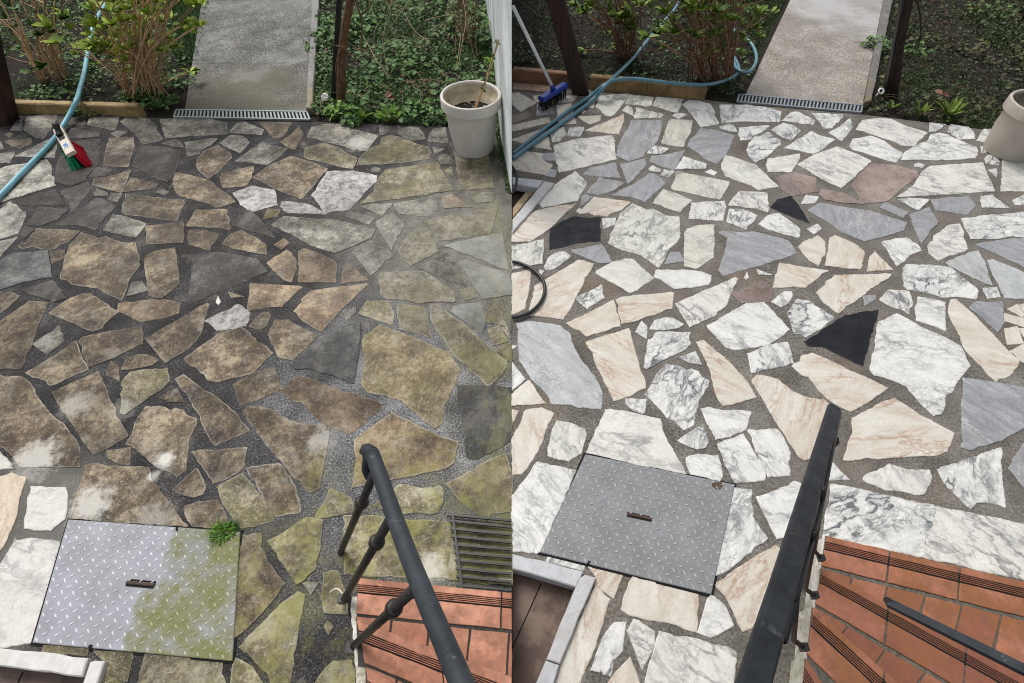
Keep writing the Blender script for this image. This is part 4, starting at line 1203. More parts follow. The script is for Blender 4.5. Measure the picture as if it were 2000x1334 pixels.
well_floor([(1000.8, 1100), (1130, 1140), (1024, 1395), (1000.8, 1395)], -0.07, M_floor, 'brown tiled sunken floor beside the washed patio', [((1057, 1140), (1001, 1265))])
e = thing('marble_edging', 'grey marble edging strips at the small well left of the black stone', 'edging', G(1065, 355))
slab('strip', [(1000.8, 345), (1062, 352), (1051, 366), (1000.8, 359)], 0.02, M_edge_c, parent=e)
slab('strip', [(1063, 353), (1083, 357), (1000.8, 454), (1000.8, 428)], 0.02, M_edge_c, parent=e)
s_ = slab('timber_strip', [(1032, 367), (1048, 368), (1000.8, 426), (1000.8, 407)], -0.02, M_strip, parent=e, zlo=-0.05)
well_floor([(1000.8, 350), (1060, 360), (1000.8, 440)], -0.08, M_floor, 'dim floor of the small well by the wall', [])
# ------------------------------------------------------------------ brick stairs
def quad_px(l0, l1, k0, k1, z):
    return [tuple(G(*p, z).xy) for p in (l0, l1, k1, k0)]

def lerp2(a, b, t): return (a[0] + (b[0] - a[0]) * t, a[1] + (b[1] - a[1]) * t)
def at_x(a, b, x):
    t = (x - a[0]) / (b[0] - a[0]); return (x, a[1] + (b[1] - a[1]) * t)

def tile(mb, poly, z, lv, th=0.006, clipx=None):
    """poly in pixels (clockwise or not) laid at height z"""
    if clipx is not None:
        poly = clip_x(poly, clipx, False)
        if len(poly) < 3 or abs(area(poly)) < 4: return
    pts = px_poly(poly, z)
    if area(pts) < 0: pts = pts[::-1]
    if abs(area(pts)) > 0.002:
        pts = rough_outline(pts, 0.02, 0.0013, lv * 50)
    mb.prism(pts, z - 0.01, z + (lv - 0.5) * 0.0012, lv, 0, 0.0015)

def stairs(label, steps, mt, mg, side, clipx, xr):
    base = G(*steps[0]['front'][0])
    t = thing('brick_stairs', label, 'stairs', base)
    for si, s in enumerate(steps):
        z = 0.09 * (si + 1)
        (fl, fr), (bl, br) = s['front'], s['back']
        gl, gr = s['groove']
        X = xr
        fr2 = at_x(fl, fr, X); br2 = at_x(bl, br, X)
        blk = [fl, fr2, (X, fr2[1] + 420), (s['side'][0], s['side'][1])]
        if clipx is not None: blk = clip_x(blk, clipx, False)
        pts = px_poly(blk, z)
        if area(pts) < 0: pts = pts[::-1]
        b = MB(); b.prism(pts, z - 0.09 if si else -0.02, z - 0.005)
        b.m[:len(pts)] = [1] * len(pts)
        step = b.build('step', [mg, M_plaster], t)
        # bullnose row: front band, five ribs, back band
        js = [fl] + s['joints'] + [fr2]
        n = MB()
        for a, c in zip(s['joints_x'][:-1], s['joints_x'][1:]):
            lv = random.random()
            ga, gc = 0.0, 0.0
            def strip(u0, u1):
                # u along front->back through the groove band
                def P(k, u):
                    f = lerp2(fl, fr2, k); q = lerp2(bl, br2, k)
                    return lerp2(f, q, u)
                tile(n, [P(a + 0.0035, u0), P(c - 0.0035, u0), P(c - 0.0035, u1), P(a + 0.0035, u1)], z, lv, clipx=clipx)
            g0, g1 = s['gu']
            strip(0.0, g0)
            w = (g1 - g0) / 5
            for r in range(4):
                strip(g0 + w * (r + 0.5), g0 + w * (r + 1.02))
            strip(g1, 0.985)
        n.build('nosing', mt, step)
        gv = MB()
        band = [lerp2(lerp2(fl, fr2, k), lerp2(bl, br2, k), u) for k, u in ((0.003, s['gu'][0] - 0.02), (1, s['gu'][0] - 0.02), (1, s['gu'][1] + 0.02), (0.003, s['gu'][1] + 0.02))]
        tile(gv, band, z - 0.003, 0.5, clipx=clipx)
        gv.build('grooves', M_dark, step)
        if s.get('cells'):
            c_ = MB()
            for poly in s['cells']:
                tile(c_, poly, z - 0.001, random.random(), clipx=clipx)
            c_.build('tread_tiles', mt, step)
    if side:
        b = MB()
        for poly, z1 in side:
            b.prism(rough_outline(px_poly(poly, z1), 0.012, 0.007, poly[0][0]), -0.01, z1)
        b.build('side_render', M_plaster, t)
    return t

def cells(front_line, row_back, joints, right, depth=520):
    """second-row tiles between the bullnose row and whatever lies above"""
    out = []
    for (p0, q0), (p1, q1) in zip(joints[:-1], joints[1:]):
        def ext(p, q): return (p[0] + (q[0] - p[0]) * 2.2, p[1] + (q[1] - p[1]) * 2.2)
        def ins(p, r, k): return lerp2(p, r, k / max(1e-6, math.dist(p, r)))
        a, b_ = ins(p0, p1, 2.2), ins(p1, p0, 2.2)
        c, d = ins(ext(p1, q1), ext(p0, q0), 2.2), ins(ext(p0, q0), ext(p1, q1), 2.2)
        dn = lambda p, q: lerp2(p, q, 2.6 / max(1e-6, math.dist(p, q)))
        out.append([dn(a, d), dn(b_, c), c, d])
    return out

def fr(line, xs, xr):
    """fractions of given x positions along a front line stretched to xr"""
    l = line[0][0]
    return [0.0] + [(x - l) / (xr - l) for x in xs] + [1.0]

XR = 2200
right_steps = [
    dict(front=((1613, 1046), (2000, 1136)), back=((1603.5, 1105), (2000, 1206)), groove=((1607, 1058), (2000, 1146)), gu=(0.2, 0.46),
         joints=[], joints_x=fr(((1613, 1046),), [1739, 1876, 2030], XR), side=(1562, 1420),
         cells=cells(None, None, [((1603, 1107), (1598, 1145)), ((1665, 1126), (1660, 1146)), ((1735, 1143), (1727, 1173)), ((1808, 1161), (1799, 1196)), ((1880, 1179), (1867, 1232)), ((1957, 1199), (1941, 1270)), ((2035, 1219), (2015, 1300)), ((2110, 1238), (2090, 1320))], XR)),
    dict(front=((1604, 1109), (2000, 1322)), back=((1591.5, 1180), (1850, 1331)), groove=((1600, 1121), (1900, 1334)), gu=(0.17, 0.4),
         joints=[], joints_x=fr(((1604, 1109),), [1737, 1889, 2050], XR), side=(1550, 1500),
         cells=cells(None, None, [((1591, 1183), (1585, 1220)), ((1659, 1222), (1648, 1234)), ((1732, 1267), (1713, 1293)), ((1811, 1312), (1795, 1334)), ((1900, 1362), (1880, 1400)), ((1990, 1412), (1965, 1450))], XR)),
    dict(front=((1586.5, 1184), (1754, 1334)), back=((1575, 1277), (1630, 1333)), groove=((1583, 1200), (1700, 1334)), gu=(0.16, 0.4),
         joints=[], joints_x=fr(((1586.5, 1184),), [1728, 1900], XR), side=(1545, 1620), cells=None),
    dict(front=((1573, 1283), (1606, 1334)), back=((1560, 1375), (1585, 1420)), groove=((1570, 1300), (1590, 1334)), gu=(0.2, 0.5),
         joints=[], joints_x=fr(((1573, 1283),), [1800], XR), side=(1540, 1700), cells=None),
]
stairs('terracotta brick stairs with ribbed nosings beside the big white marble slab', right_steps, M_terra_c, M_grout_c, None, None, XR)
left_steps = [
    dict(front=((699, 1129), (1000, 1158)), back=((694, 1199), (1000, 1231)), groove=((691, 1141), (1000, 1169)), gu=(0.17, 0.42),
         joints=[], joints_x=fr(((699, 1129),), [980], 1100), side=(690, 1420),
         cells=cells(None, None, [((694, 1201), (693, 1240)), ((765, 1209), (763, 1228)), ((839, 1217), (835, 1257)), ((919, 1226), (912, 1288)), ((995, 1234), (990, 1318)), ((1075, 1243), (1072, 1330))], 1100)),
    dict(front=((695, 1210), (1000, 1323)), back=((711, 1296), (900, 1372)), groove=((715, 1231), (857, 1303)), gu=(0.24, 0.5),
         joints=[], joints_x=fr(((695, 1210),), [860], 1100), side=(705, 1470),
         cells=cells(None, None, [((711, 1299), (711, 1330)), ((775, 1325), (772, 1360)), ((850, 1355), (846, 1400)), ((930, 1388), (925, 1430))], 1100)),
    dict(front=((713, 1302), (790, 1345)), back=((722, 1390), (820, 1450)), groove=((715, 1320), (760, 1345)), gu=(0.3, 0.55),
         joints=[], joints_x=fr(((713, 1302),), [900], 1100), side=(715, 1560), cells=None),
]
stairs('salmon terracotta brick stairs with ribbed nosings beside the metal scraper grate', left_steps, M_terra_d, M_grout, 
       [([(689, 1165), (697, 1165), (694, 1212), (686, 1212)], 0.07), ([(686, 1212), (704, 1214), (713, 1300), (694, 1300)], 0.155), ([(694, 1300), (716, 1305), (722, 1390), (700, 1390)], 0.245)], 999.5, 1100)

# ------------------------------------------------------------------ scraper grate
gt = thing('scraper_grate', 'black metal bar grate lying on the algae stained slab by the stairs', 'grate', G(930, 1080))
b = MB()
rows = [((874, 1005.5), (999.3, 1017)), ((877, 1017.5), (999.3, 1030)), ((879, 1032.5), (999.3, 1045)), ((882, 1047.5), (999.3, 1060)), ((885, 1064), (999.3, 1074)), ((887, 1079), (999.3, 1089)),
        ((888, 1094), (999.3, 1104)), ((890, 1110), (999.3, 1121)), ((891, 1125), (999.3, 1137)), ((892, 1143), (999.3, 1153))]
for p, q in rows:
    b.bar(G(*p, 0.02), G(*q, 0.02), 0.008, 0.012)
b.build('bars', M_black, gt)
b = MB(); b.bar(G(884, 1004, 0.029), G(902, 1148, 0.029), 0.0075, 0.007)
b.build('cross_bar', M_black, gt)


# ------------------------------------------------------------------ handrails
def curve(pts, n=10):
    """smooth run through control points"""
    pts = [Vector(p) for p in pts]
    out = []
    for i in range(len(pts) - 1):
        p0 = pts[max(i - 1, 0)]; p1 = pts[i]; p2 = pts[i + 1]; p3 = pts[min(i + 2, len(pts) - 1)]
        for k in range(n):
            t = k / n
            out.append(0.5 * ((2 * p1) + (p2 - p0) * t + (2 * p0 - 5 * p1 + 4 * p2 - p3) * t * t + (3 * p1 - p0 - 3 * p2 + p3) * t ** 3))
    out.append(pts[-1])
    return out

hr = thing('handrail', 'dark grey iron handrail with curled end over the grimy patio', 'handrail', G(668, 1080))
r0, r1, r2 = PD(727, 886, 1.30), PD(800, 1090, 1.02), PD(906, 1345, 0.76)
d_ = (r0 - r1).normalized()
loop = [r0 + d_ * 0.0, r0 + d_ * 0.02 + Vector((-0.012, 0.0, -0.008)), PD(717, 889, 1.30) + Vector((0, 0, -0.012)), PD(712, 905, 1.31) + Vector((0, 0, -0.03)), PD(716, 917, 1.31) + Vector((0, 0, -0.04)), PD(724, 912, 1.31) + Vector((0, 0, -0.03))]
b = MB()
b.tube(curve([r2 + (r2 - r1) * 0.5, r2, r1, r0], 8), 0.0185, 16)
b.build('rail', M_iron, hr, True)
b = MB(); b.tube(curve(loop, 6), [0.0185] * 8 + [0.014] * 23, 12); b.build('curled_end', M_iron, hr, True)
for top, bot, col, zt in (((731, 925, 1.29), (665, 1079, 0.0), 0.28, 1), ((763, 1012, 1.13), (671, 1172, 0.05), 0.21, 1), ((812, 1148, 0.97), (690, 1262, 0.1), 0.24, 1)):
    a = PD(*top); c = G(*bot)
    b = MB(); b.tube([a, c], 0.0115, 12)
    ps = b.build('post', M_iron2, hr, True)
    k = MB()
    m = a.lerp(c, col); dd = (c - a).normalized()
    k.tube([m - dd * 0.016, m - dd * 0.012, m - dd * 0.006, m + dd * 0.006, m + dd * 0.012, m + dd * 0.016], [0.0135, 0.0175, 0.02, 0.02, 0.0175, 0.0135], 14)
    k.build('collar', M_iron2, ps, True)
b = MB(); b.box(G(672, 1170, 0.05), Vector((0.018, 0, 0)), Vector((0, 0.014, 0)), Vector((0, 0, 0.02))); b.build('bracket', M_black, hr)
b = MB(); b.box(G(692, 1268, 0.08), Vector((0.02, 0, 0)), Vector((0, 0.014, 0)), Vector((0, 0, 0.03))); b.build('bracket', M_black, hr)
b = MB()
b.tube(curve([G(672, 1166, 0.07), G(664, 1153, 0.06), G(655, 1150, 0.05), G(645, 1157, 0.03)], 6), 0.003, 6)
b.tube(curve([G(672, 1163, 0.075), G(678, 1180, 0.05), G(678, 1197, 0.01)], 6), 0.0035, 6)
b.build('tie_cord', M_cream, hr, True)

hr = thing('handrail', 'broad black iron handrail running past the washed white marble', 'handrail', G(1590, 1060))
f0, f1, f2 = PD(1629, 797, 1.52), PD(1529, 1145, 0.76), PD(1472, 1334, 0.60)
b = MB()
for p, q in ((f0, f1), (f1, f2 + (f2 - f1) * 0.25)):
    pass
pts = [f0, f0.lerp(f1, 0.35), f0.lerp(f1, 0.7), f1, f1.lerp(f2, 0.5), f2, f2 + (f2 - f1) * 0.4]
w0 = []
prev = None
for k, p in enumerate(pts):
    t = (pts[min(k + 1, len(pts) - 1)] - pts[max(k - 1, 0)]).normalized()
    vd = (p - Vector((0, 0, HC))).normalized()
    sd = Vector((t.y, -t.x, 0)).normalized(); up = sd.cross(t).normalized()
    hw, hh, c = 0.0178, 0.009, 0.0045
    loop = [(-hw, -hh + c), (-hw, hh - c), (-hw + c, hh), (hw - c, hh), (hw, hh - c), (hw, -hh + c), (hw - c, -hh), (-hw + c, -hh)]
    ring = [b.vert(p + sd * i + up * j) for i, j in loop]
    if prev:
        for i in range(8):
            j = (i + 1) % 8
            b.face((prev[i], prev[j], ring[j], ring[i]))
    else:
        b.face(ring[::-1])
    prev = ring
b.face(prev)
smooth_by_angle(b.build('rail', M_iron_b, hr), 30)
# lower bar and the bracketed balusters under the broad rail
lb = MB(); lb.tube([PD(1640, 808, 1.53), PD(1627, 868, 1.35), PD(1604, 985, 1.1), PD(1570, 1110, 0.9), PD(1530, 1250, 0.72)], 0.006, 10); lb.build('under_bar', M_black, hr, True)
b = MB(); b.tube([PD(1633, 852, 1.4), PD(1630, 862, 1.4), PD(1628, 872, 1.4)], [0.006, 0.013, 0.006], 12); b.build('knob', M_black, hr, True)
for top, el, foot in (((1607, 955, 1.06), (1590, 1075, 0.28), (1604, 1090, 0.24)), ((1590, 1040, 0.95), (1573, 1150, 0.42), (1591, 1163, 0.36)), ((1553, 1165, 0.8), (1550, 1250, 0.55), (1570, 1264, 0.5))):
    a = PD(*top); e = G(*el); f = G(*foot)
    b = MB(); b.tube([a, a.lerp(e, 0.5), e.lerp(a, 0.08), e, e.lerp(f, 0.15), f], 0.0068, 10)
    ps = b.build('baluster', M_iron2, hr, True)
    b = MB(); b.box(f, Vector((0.008, 0, 0)), Vector((0, 0.009, 0)), Vector((0, 0, 0.012))); b.build('bracket', M_black, ps)

hb = thing('lower_handrail', 'slim dark metal rail slanting over the terracotta steps', 'handrail', PD(1740, 1180, 1.35))
p0, p1 = PD(1739, 1179, 1.36), PD(2060, 1338, 1.02)
b = MB(); b.bar(p0, p1, 0.022, 0.012, Vector((0, -0.25, 1))); smooth_by_angle(b.build('rail', M_iron, hb), 30)
b = MB(); b.tube([p1, Vector((p1.x + 0.02, p1.y, 0.44))], 0.009, 10); b.build('post', M_iron2, hb, True)
d_ = (p1 - p0).normalized()
b = MB(); b.box(p0 - d_ * 0.004, d_ * 0.006, Vector((0, 0.011, 0)), Vector((0, 0, 0.009))); b.build('end_cap', M_iron2, hb)

# ------------------------------------------------------------------ timber posts and thin garden posts
def timber(name, label, base, top, w, m):
    a = G(*base); c = PY(*top, a.y)
    b = MB()
    ax = Vector((w / 2, 0, 0)); ay = Vector((0, w / 2, 0)); ch = 0.006
    def ring(p):
        h = w / 2
        return [p + Vector((x, y, 0)) for x, y in ((-h + ch, -h), (h - ch, -h), (h, -h + ch), (h, h - ch), (h - ch, h), (-h + ch, h), (-h, h - ch), (-h, -h + ch))]
    d = (c - a)
    b.hexa(ring(a - Vector((0, 0, 0.03))), ring(a + d * 1.5))
    tag(b.build(name, m), label, 'post')
timber('timber_post', 'dark brown timber post beside the blue broom', (1137, 180), (1087, 0), 0.13, M_wood)
timber('timber_post', 'dark brown timber post at the corner of the grimy patio', (7, 238), (-20, 120), 0.13, M_wood)

def rod(name, label, base, top, w, m):
    a = G(*base); c = PY(*top, a.y)
    b = MB()
    b.bar(a - Vector((0, 0, 0.05)), a + (c - a) * 1.3, w, w, Vector((0, 1, 0)))
    return tag(b.build(name, m), label, 'post')
rod('garden_post', 'slim black metal post by the white fitting and the rough grey path', (647, 192), (662, 0), 0.034, M_black)
rod('garden_post', 'slim black metal post by the white ring and the washed path', (1736, 186), (1767, 0), 0.04, M_black)

def trunk(label, pts, y0, rad, m, side):
    base = G(*pts[0])
    t = thing('climbing_vine', label, 'vine', base)
    P = [base - Vector((0, 0, 0.05))] + [PY(p[0], p[1], base.y - 0.02) for p in pts[1:]]
    c = curve(P, 8)
    b = MB()
    b.tube(c, [rad * (1.1 - 0.35 * i / len(c)) * (1 + 0.18 * noise.noise(Vector((i * 0.7, rad * 90, 0)))) for i in range(len(c))], 12)
    b.build('trunk', m, t, True)
    for s in side:
        b = MB(); q = [PY(p[0], p[1], base.y - 0.06) for p in s]
        cc = curve(q, 6)
        b.tube(cc, [rad * 0.24 * (1 - 0.6 * i / len(cc)) for i in range(len(cc))], 6)
        b.build('shoot', m, t, True)
trunk('brown twisted vine trunk behind the black post and rough path', [(664, 196), (667, 140), (670, 90), (676, 45), (684, 0), (688, -50)], 0, 0.032, M_bark,
      [[(672, 90), (662, 105), (656, 135), (661, 160)], [(672, 92), (658, 90), (645, 86)], [(672, 92), (684, 108), (694, 118)], [(695, 0), (703, 30), (707, 60), (704, 92)], [(704, 30), (716, 20), (728, 6)]])
trunk('dark wet vine trunk behind the black post and washed path', [(1750, 186), (1752, 140), (1757, 90), (1766, 45), (1776, 0), (1782, -50)], 0, 0.03, M_bark_wet,
      [[(1760, 90), (1750, 105), (1745, 135), (1741, 165)], [(1760, 88), (1770, 75), (1778, 62)], [(1790, 0), (1797, 30), (1798, 65), (1793, 95)]])

# ------------------------------------------------------------------ plant pots
def pot(label, cx, cy, rb, rt, h, mo, mi, fill, twig):
    t = thing('plant_pot', label, 'plant pot', (cx, cy, 0))
    b = MB()
    lip = 0.075
    b.lathe((cx, cy, 0.001), top=False, prof=[(rb * 0.96, 0), (rb, 0.006), (rb + (rt - rb) * 0.45, h * 0.45), (rt - 0.028, h - lip - 0.004), (rt - 0.026, h - lip), (rt - 0.006, h - lip + 0.001),
                          (rt - 0.002, h - lip + 0.005), (rt, h - 0.012), (rt - 0.004, h - 0.003), (rt - 0.012, h), (rt - 0.019, h - 0.003), (rt - 0.022, h - 0.012), (rt - 0.03, h - lip)], n=72)
    body = b.build('body', mo, t); smooth_by_angle(body, 28)
    b = MB()
    b.lathe((cx, cy, 0.001), [(rt - 0.0215, h - 0.012), (rt - 0.036, h - lip), (rt - 0.045, h - lip - 0.001), (rt - 0.06, fill), (0.02, fill - 0.002)], 72, top=False)
    b.build('lining', mi, t, True)
    b = MB()
    n = 40
    c0 = b.vert((cx, cy, fill + 0.004))
    rings = []
    for k in range(1, 7):
        r = (rt - 0.058) * k / 6
        rings.append([b.vert((cx + r * math.cos(i * 2 * math.pi / n), cy + r * math.sin(i * 2 * math.pi / n), fill + 0.004 + 0.008 * noise.noise(Vector((r * 30 * math.cos(i), r * 30 * math.sin(i), k))))) for i in range(n)])
    for i in range(n):
        b.face((c0, rings[0][i], rings[0][(i + 1) % n]))
        for k in range(5):
            b.face((rings[k][i], rings[k + 1][i], rings[k + 1][(i + 1) % n], rings[k][(i + 1) % n]))
    b.build('soil', M_potsoil, t, True)
    return t
PX, PYY = -0.268, 3.31
pot('pale grey plastic plant pot standing against the white wall', PX, PYY, 0.134, 0.2, 0.385, M_pot_d, M_potin_d, 0.265, True)
pot('taupe plastic plant pot on the washed marble at the far edge', 3.465, 3.27, 0.142, 0.2, 0.345, M_pot_c, M_potin_c, 0.2, False)
# bare shrub rooted in the pale pot
sh = thing('potted_twig', 'bare brown twig with sparse leaves growing in the pale grey pot', 'shrub', (PX + 0.01, PYY - 0.03, 0.268))
b = MB()
stem = curve([Vector((PX + 0.01, PYY - 0.03, 0.26)), Vector((PX + 0.05, PYY - 0.03, 0.36)), Vector((PX + 0.11, PYY - 0.02, 0.5)), Vector((PX + 0.19, PYY - 0.02, 0.72))], 6)
b.tube(stem, [0.011 - 0.006 * i / len(stem) for i in range(len(stem))], 7); b.build('stem', M_cane, sh, True)
b = MB()
for i in range(11):
    a = Vector((PX + 0.02 + random.uniform(-0.03, 0.03), PYY - 0.03 + random.uniform(-0.03, 0.03), 0.268))
    q = a + Vector((random.uniform(-0.06, 0.08), random.uniform(-0.08, 0.04), random.uniform(0.01, 0.05)))
    b.tube(curve([a, a.lerp(q, 0.5) + Vector((0, 0, 0.02)), q], 4), 0.0018, 5)
b.build('roots', M_twig, sh, True)
b = MB()
for k in (9, 10, 11, 13, 15, 17):
    for _ in range(3):
        b.leaf(stem[min(k, len(stem) - 1)], (random.uniform(-1, 1), random.uniform(-1, 1), random.uniform(-0.2, 0.9)), (0, 0, 1), 0.035, 0.022, random.random())
b.build('leaves', M_ivy, sh)

# ------------------------------------------------------------------ brushes
bh = thing('hand_brush', 'brush head with cream back and green and red bristles lying on the blue hose', 'brush', G(133, 305))
A, B = G(113, 252, 0.115), G(139, 301, 0.095)
ax = (B - A); L = ax.length; ax.normalize()
sd = Vector((-ax.y, ax.x, 0)).normalized() * -1      # toward screen right-ish
if sd.x < 0: sd = -sd
up = ax.cross(sd); up = up if up.z > 0 else -up
mid = (A + B) / 2
tilt = Matrix.Rotation(R(12), 3, ax)
sd = tilt @ sd; up = tilt @ up
b = MB()
hw, ht = 0.03, 0.012
lp = [(-hw, -ht), (hw, -ht), (hw, ht * 0.6), (hw - 0.006, ht), (-hw + 0.006, ht), (-hw, ht * 0.6)]
b.hexa([A + sd * x + up * z for x, z in lp], [B + sd * x + up * z for x, z in lp])
smooth_by_angle(b.build('back', M_cream, bh), 30)
b = MB(); s0 = A.lerp(B, 0.68) + up * (ht + 0.0012)
b.box(s0 + ax * 0.012, ax * 0.036, sd * 0.021, up * 0.0008); st = b.build('sticker', M_white, bh)
b = MB()
for (u, w, lu, lw) in ((-0.01, -0.004, 0.006, 0.012), (0.006, 0.004, 0.005, 0.012), (0.02, -0.008, 0.005, 0.006), (0.024, 0.008, 0.006, 0.006), (-0.02, 0.008, 0.004, 0.006)):
    b.box(s0 + ax * (0.012 + u) + sd * w + up * 0.0012, ax * lu, sd * lw, up * 0.0004)
b.build('print', M_lblue, st)
sk = MB(); q = A.lerp(B, 0.3) + up * ht
qd = (up * 0.75 - ax * 0.55 + sd * 0.35).normalized()
sk.tube([q - qd * 0.004, q + qd * 0.008, q + qd * 0.012, q + qd * 0.05, q + qd * 0.054, q + qd * 0.075], [0.026, 0.024, 0.019, 0.0185, 0.0205, 0.0195], 16)
sk.build('socket', M_black, bh, True)
b = MB(); q2 = A.lerp(B, 0.4) + up * (ht + 0.001); b.box(q2, ax * 0.03, sd * 0.02, up * 0.0025); b.build('socket_plate', M_black, bh)
for nm, mm, side_, r_ in (('green_bristles', M_green, -1, (0.0, 0.98)), ('red_bristles', M_red, 1, (0.45, 1.0))):
    b = MB()
    for i in range(16):
        for j in range(4):
            for k in range(3):
                u = r_[0] + (r_[1] - r_[0]) * (i + random.uniform(0.2, 0.8)) / 16
                w = side_ * (0.004 + 0.024 * (j + random.uniform(0.2, 0.8)) / 4)
                p = A.lerp(B, u) + sd * w - up * ht
                tip = p - up * random.uniform(0.078, 0.086) + sd * (w * (2.0 if side_ < 0 else 1.0) + random.uniform(-0.006, 0.006)) + ax * (max(0, u - 0.4) * 0.1 + random.uniform(-0.004, 0.004))
                tip.z = max(tip.z, 0.004)
                b.tube([p, p.lerp(tip, 0.5), tip], [0.0024, 0.0026, 0.002], 5, random.random(), 0, True)
    b.build(nm, mm, bh)

bb = thing('broom', 'blue push broom with long white handle leaning on the wall', 'broom', G(1080, 190))
C0, C1 = G(1057, 193, 0.095), G(1104, 165, 0.095)
ax = (C1 - C0).normalized(); sd = Vector((ax.y, -ax.x, 0)); up = Vector((0, 0, 1))
b = MB(); hw, ht = 0.03, 0.016
lp = [(-hw, -ht), (hw, -ht), (hw, ht * 0.4), (hw - 0.01, ht), (-hw + 0.01, ht), (-hw, ht * 0.4)]
b.hexa([C0 + sd * x + up * z for x, z in lp], [C1 + sd * x + up * z for x, z in lp]); head = b.build('head', M_blue, bb)
b = MB()
for i in range(22):
    for j in range(4):
        p = C0.lerp(C1, (i + random.uniform(0.2, 0.8)) / 22) + sd * (-0.024 + 0.048 * (j + 0.5) / 4) - up * ht
        tip = Vector((p.x + random.uniform(-0.006, 0.006), p.y + random.uniform(-0.01, 0.01), 0.004)) + sd * (-0.012 + 0.024 * (j / 3))
        b.tube([p, tip], [0.0034, 0.0028], 5, random.random())
b.build('bristles', M_blk_br, bb)
hp0 = (C0 + C1) / 2 + up * ht
hp1 = PY(1001.5, 12, hp0.y - 0.1)
hp0b = hp0.lerp(hp1, 0.06)
b = MB(); b.tube([hp0 - up * 0.004, hp0b], [0.02, 0.015], 14); b.build('socket', M_blue, bb, True)
b = MB(); b.tube([hp0.lerp(hp1, 0.03), hp1], 0.0125, 14); b.build('handle', M_white, bb, True)

# ------------------------------------------------------------------ hoses and cable
def hose(name, label, cps, r, m, cat='hose'):
    b = MB(); b.tube(curve(cps, 12), r, 12)
    return tag(b.build(name, m, None, True), label, cat)
hz = lambda x, y, z=0.022: G(x, y, z)
hose('garden_hose', 'pale blue hose running from the shrub bed under the broom head', [hz(-90, 455), hz(-40, 420), hz(4, 378), hz(45, 335), hz(82, 298), hz(105, 272, 0.025), hz(124, 244, 0.035), hz(139, 218, 0.07), hz(150, 195, 0.115), hz(157, 170, 0.1), hz(165, 140, 0.05), hz(170, 110, 0.03), hz(176, 75, 0.05), hz(186, 42, 0.1), hz(205, 10, 0.06), hz(225, -20, 0.02)], 0.016, M_hose_d)
hose('garden_hose', 'blue hose climbing straight into the shrubs behind the timber post', [hz(1002, 309), hz(1040, 281), hz(1085, 249), hz(1130, 217), hz(1160, 193, 0.03), hz(1182, 168, 0.12), hz(1205, 146, 0.11), hz(1235, 116, 0.06), hz(1262, 83, 0.06), hz(1285, 54, 0.1), hz(1310, 28, 0.16), hz(1330, 0, 0.12), hz(1350, -25, 0.05)], 0.015, M_hose_c)
hose('garden_hose', 'blue hose lying along the ochre edging and looping beside the path', [hz(1003, 300, 0.02), hz(1040, 270, 0.02), hz(1085, 235), hz(1120, 210), hz(1150, 190, 0.03), hz(1180, 166, 0.11), hz(1205, 156, 0.125), hz(1240, 154, 0.125), hz(1290, 160, 0.12), hz(1345, 165, 0.12), hz(1385, 165, 0.1), hz(1415, 158, 0.05), hz(1440, 145, 0.03), hz(1442, 130, 0.03), hz(1432, 110, 0.04), hz(1436, 130, 0.055), hz(1450, 141, 0.06), hz(1466, 138, 0.06), hz(1477, 118, 0.06), hz(1473, 95, 0.07), hz(1460, 78, 0.09), hz(1447, 71, 0.1), hz(1434, 60, 0.06), hz(1428, 40, 0.04)], 0.0138, M_hose_c)
cz = lambda x, y: G(x, y, 0.018)
hose('black_cable', 'black cable curving in an arc over the cream stones', [cz(1001, 511), cz(1018, 515), cz(1043, 528), cz(1060, 547), cz(1064, 568), cz(1056, 590), cz(1038, 608), cz(1018, 617), cz(1001, 620)], 0.0095, M_cable, 'cable')
hose('black_cable', 'short black cable end at the small marble edged well', [cz(1001, 325), cz(1006, 334), cz(1009, 347), cz(1008, 362), cz(1001, 378)], 0.008, M_cable, 'cable')

# ------------------------------------------------------------------ little white fittings by the posts
def ringlet(label, c, r, tube_r, closed):
    p = G(*c, 0.05)
    t = thing('pipe_fitting', label, 'pipe fitting', G(*c))
    b = MB()
    n = 24
    cn = Vector((0, -0.75, 0.65)).normalized(); e1 = Vector((1, 0, 0)); e2 = cn.cross(e1)
    ring = [p + e1 * r * math.cos(2 * math.pi * i / n) + e2 * r * math.sin(2 * math.pi * i / n) for i in range(n + 1)]
    b.tube(ring, tube_r, 10); b.build('ring', M_white, t, True)
    b = MB(); b.tube([p + e1 * -r * 0.8 + e2 * -r * 0.5, p + e1 * -r * 1.2 - Vector((0, 0, 0.05))], [tube_r * 1.1, tube_r * 0.8], 8); b.build('tail', M_white, t, True)
    if closed:
        b = MB(); b.tube([p - cn * 0.004, p + cn * 0.006], [r, r * 0.9], 20); b.build('cap', M_white, t)
ringlet('white capped plastic fitting in the weeds by the rough path kerb', (635, 190), 0.02, 0.01, True)
ringlet('white plastic ring with dark hole by the washed path kerb', (1721, 178), 0.019, 0.0065, False)
# ------------------------------------------------------------------ planting
def rnd_dir(up=0.6):
    a = random.uniform(0, 2 * math.pi)
    return Vector((math.cos(a), math.sin(a), random.uniform(up - 0.5, up + 0.5)))

def cluster(mb, p, d, n, L, spread=1.0):
    for i in range(n):
        a = 2 * math.pi * i / n + random.uniform(-0.4, 0.4)
        dd = (Vector(d) * random.uniform(0.5, 1.3) + Vector((math.cos(a), math.sin(a), 0)) * spread * random.uniform(0.5, 1.0))
        l = L * random.uniform(0.6, 1.15)
        mb.leaf(p, dd, Vector((0, 0, 1)) + Vector((random.uniform(-.4, .4), random.uniform(-.4, .4), 0)), l, l * random.uniform(0.45, 0.62), random.random(), random.uniform(-0.1, 0.25))

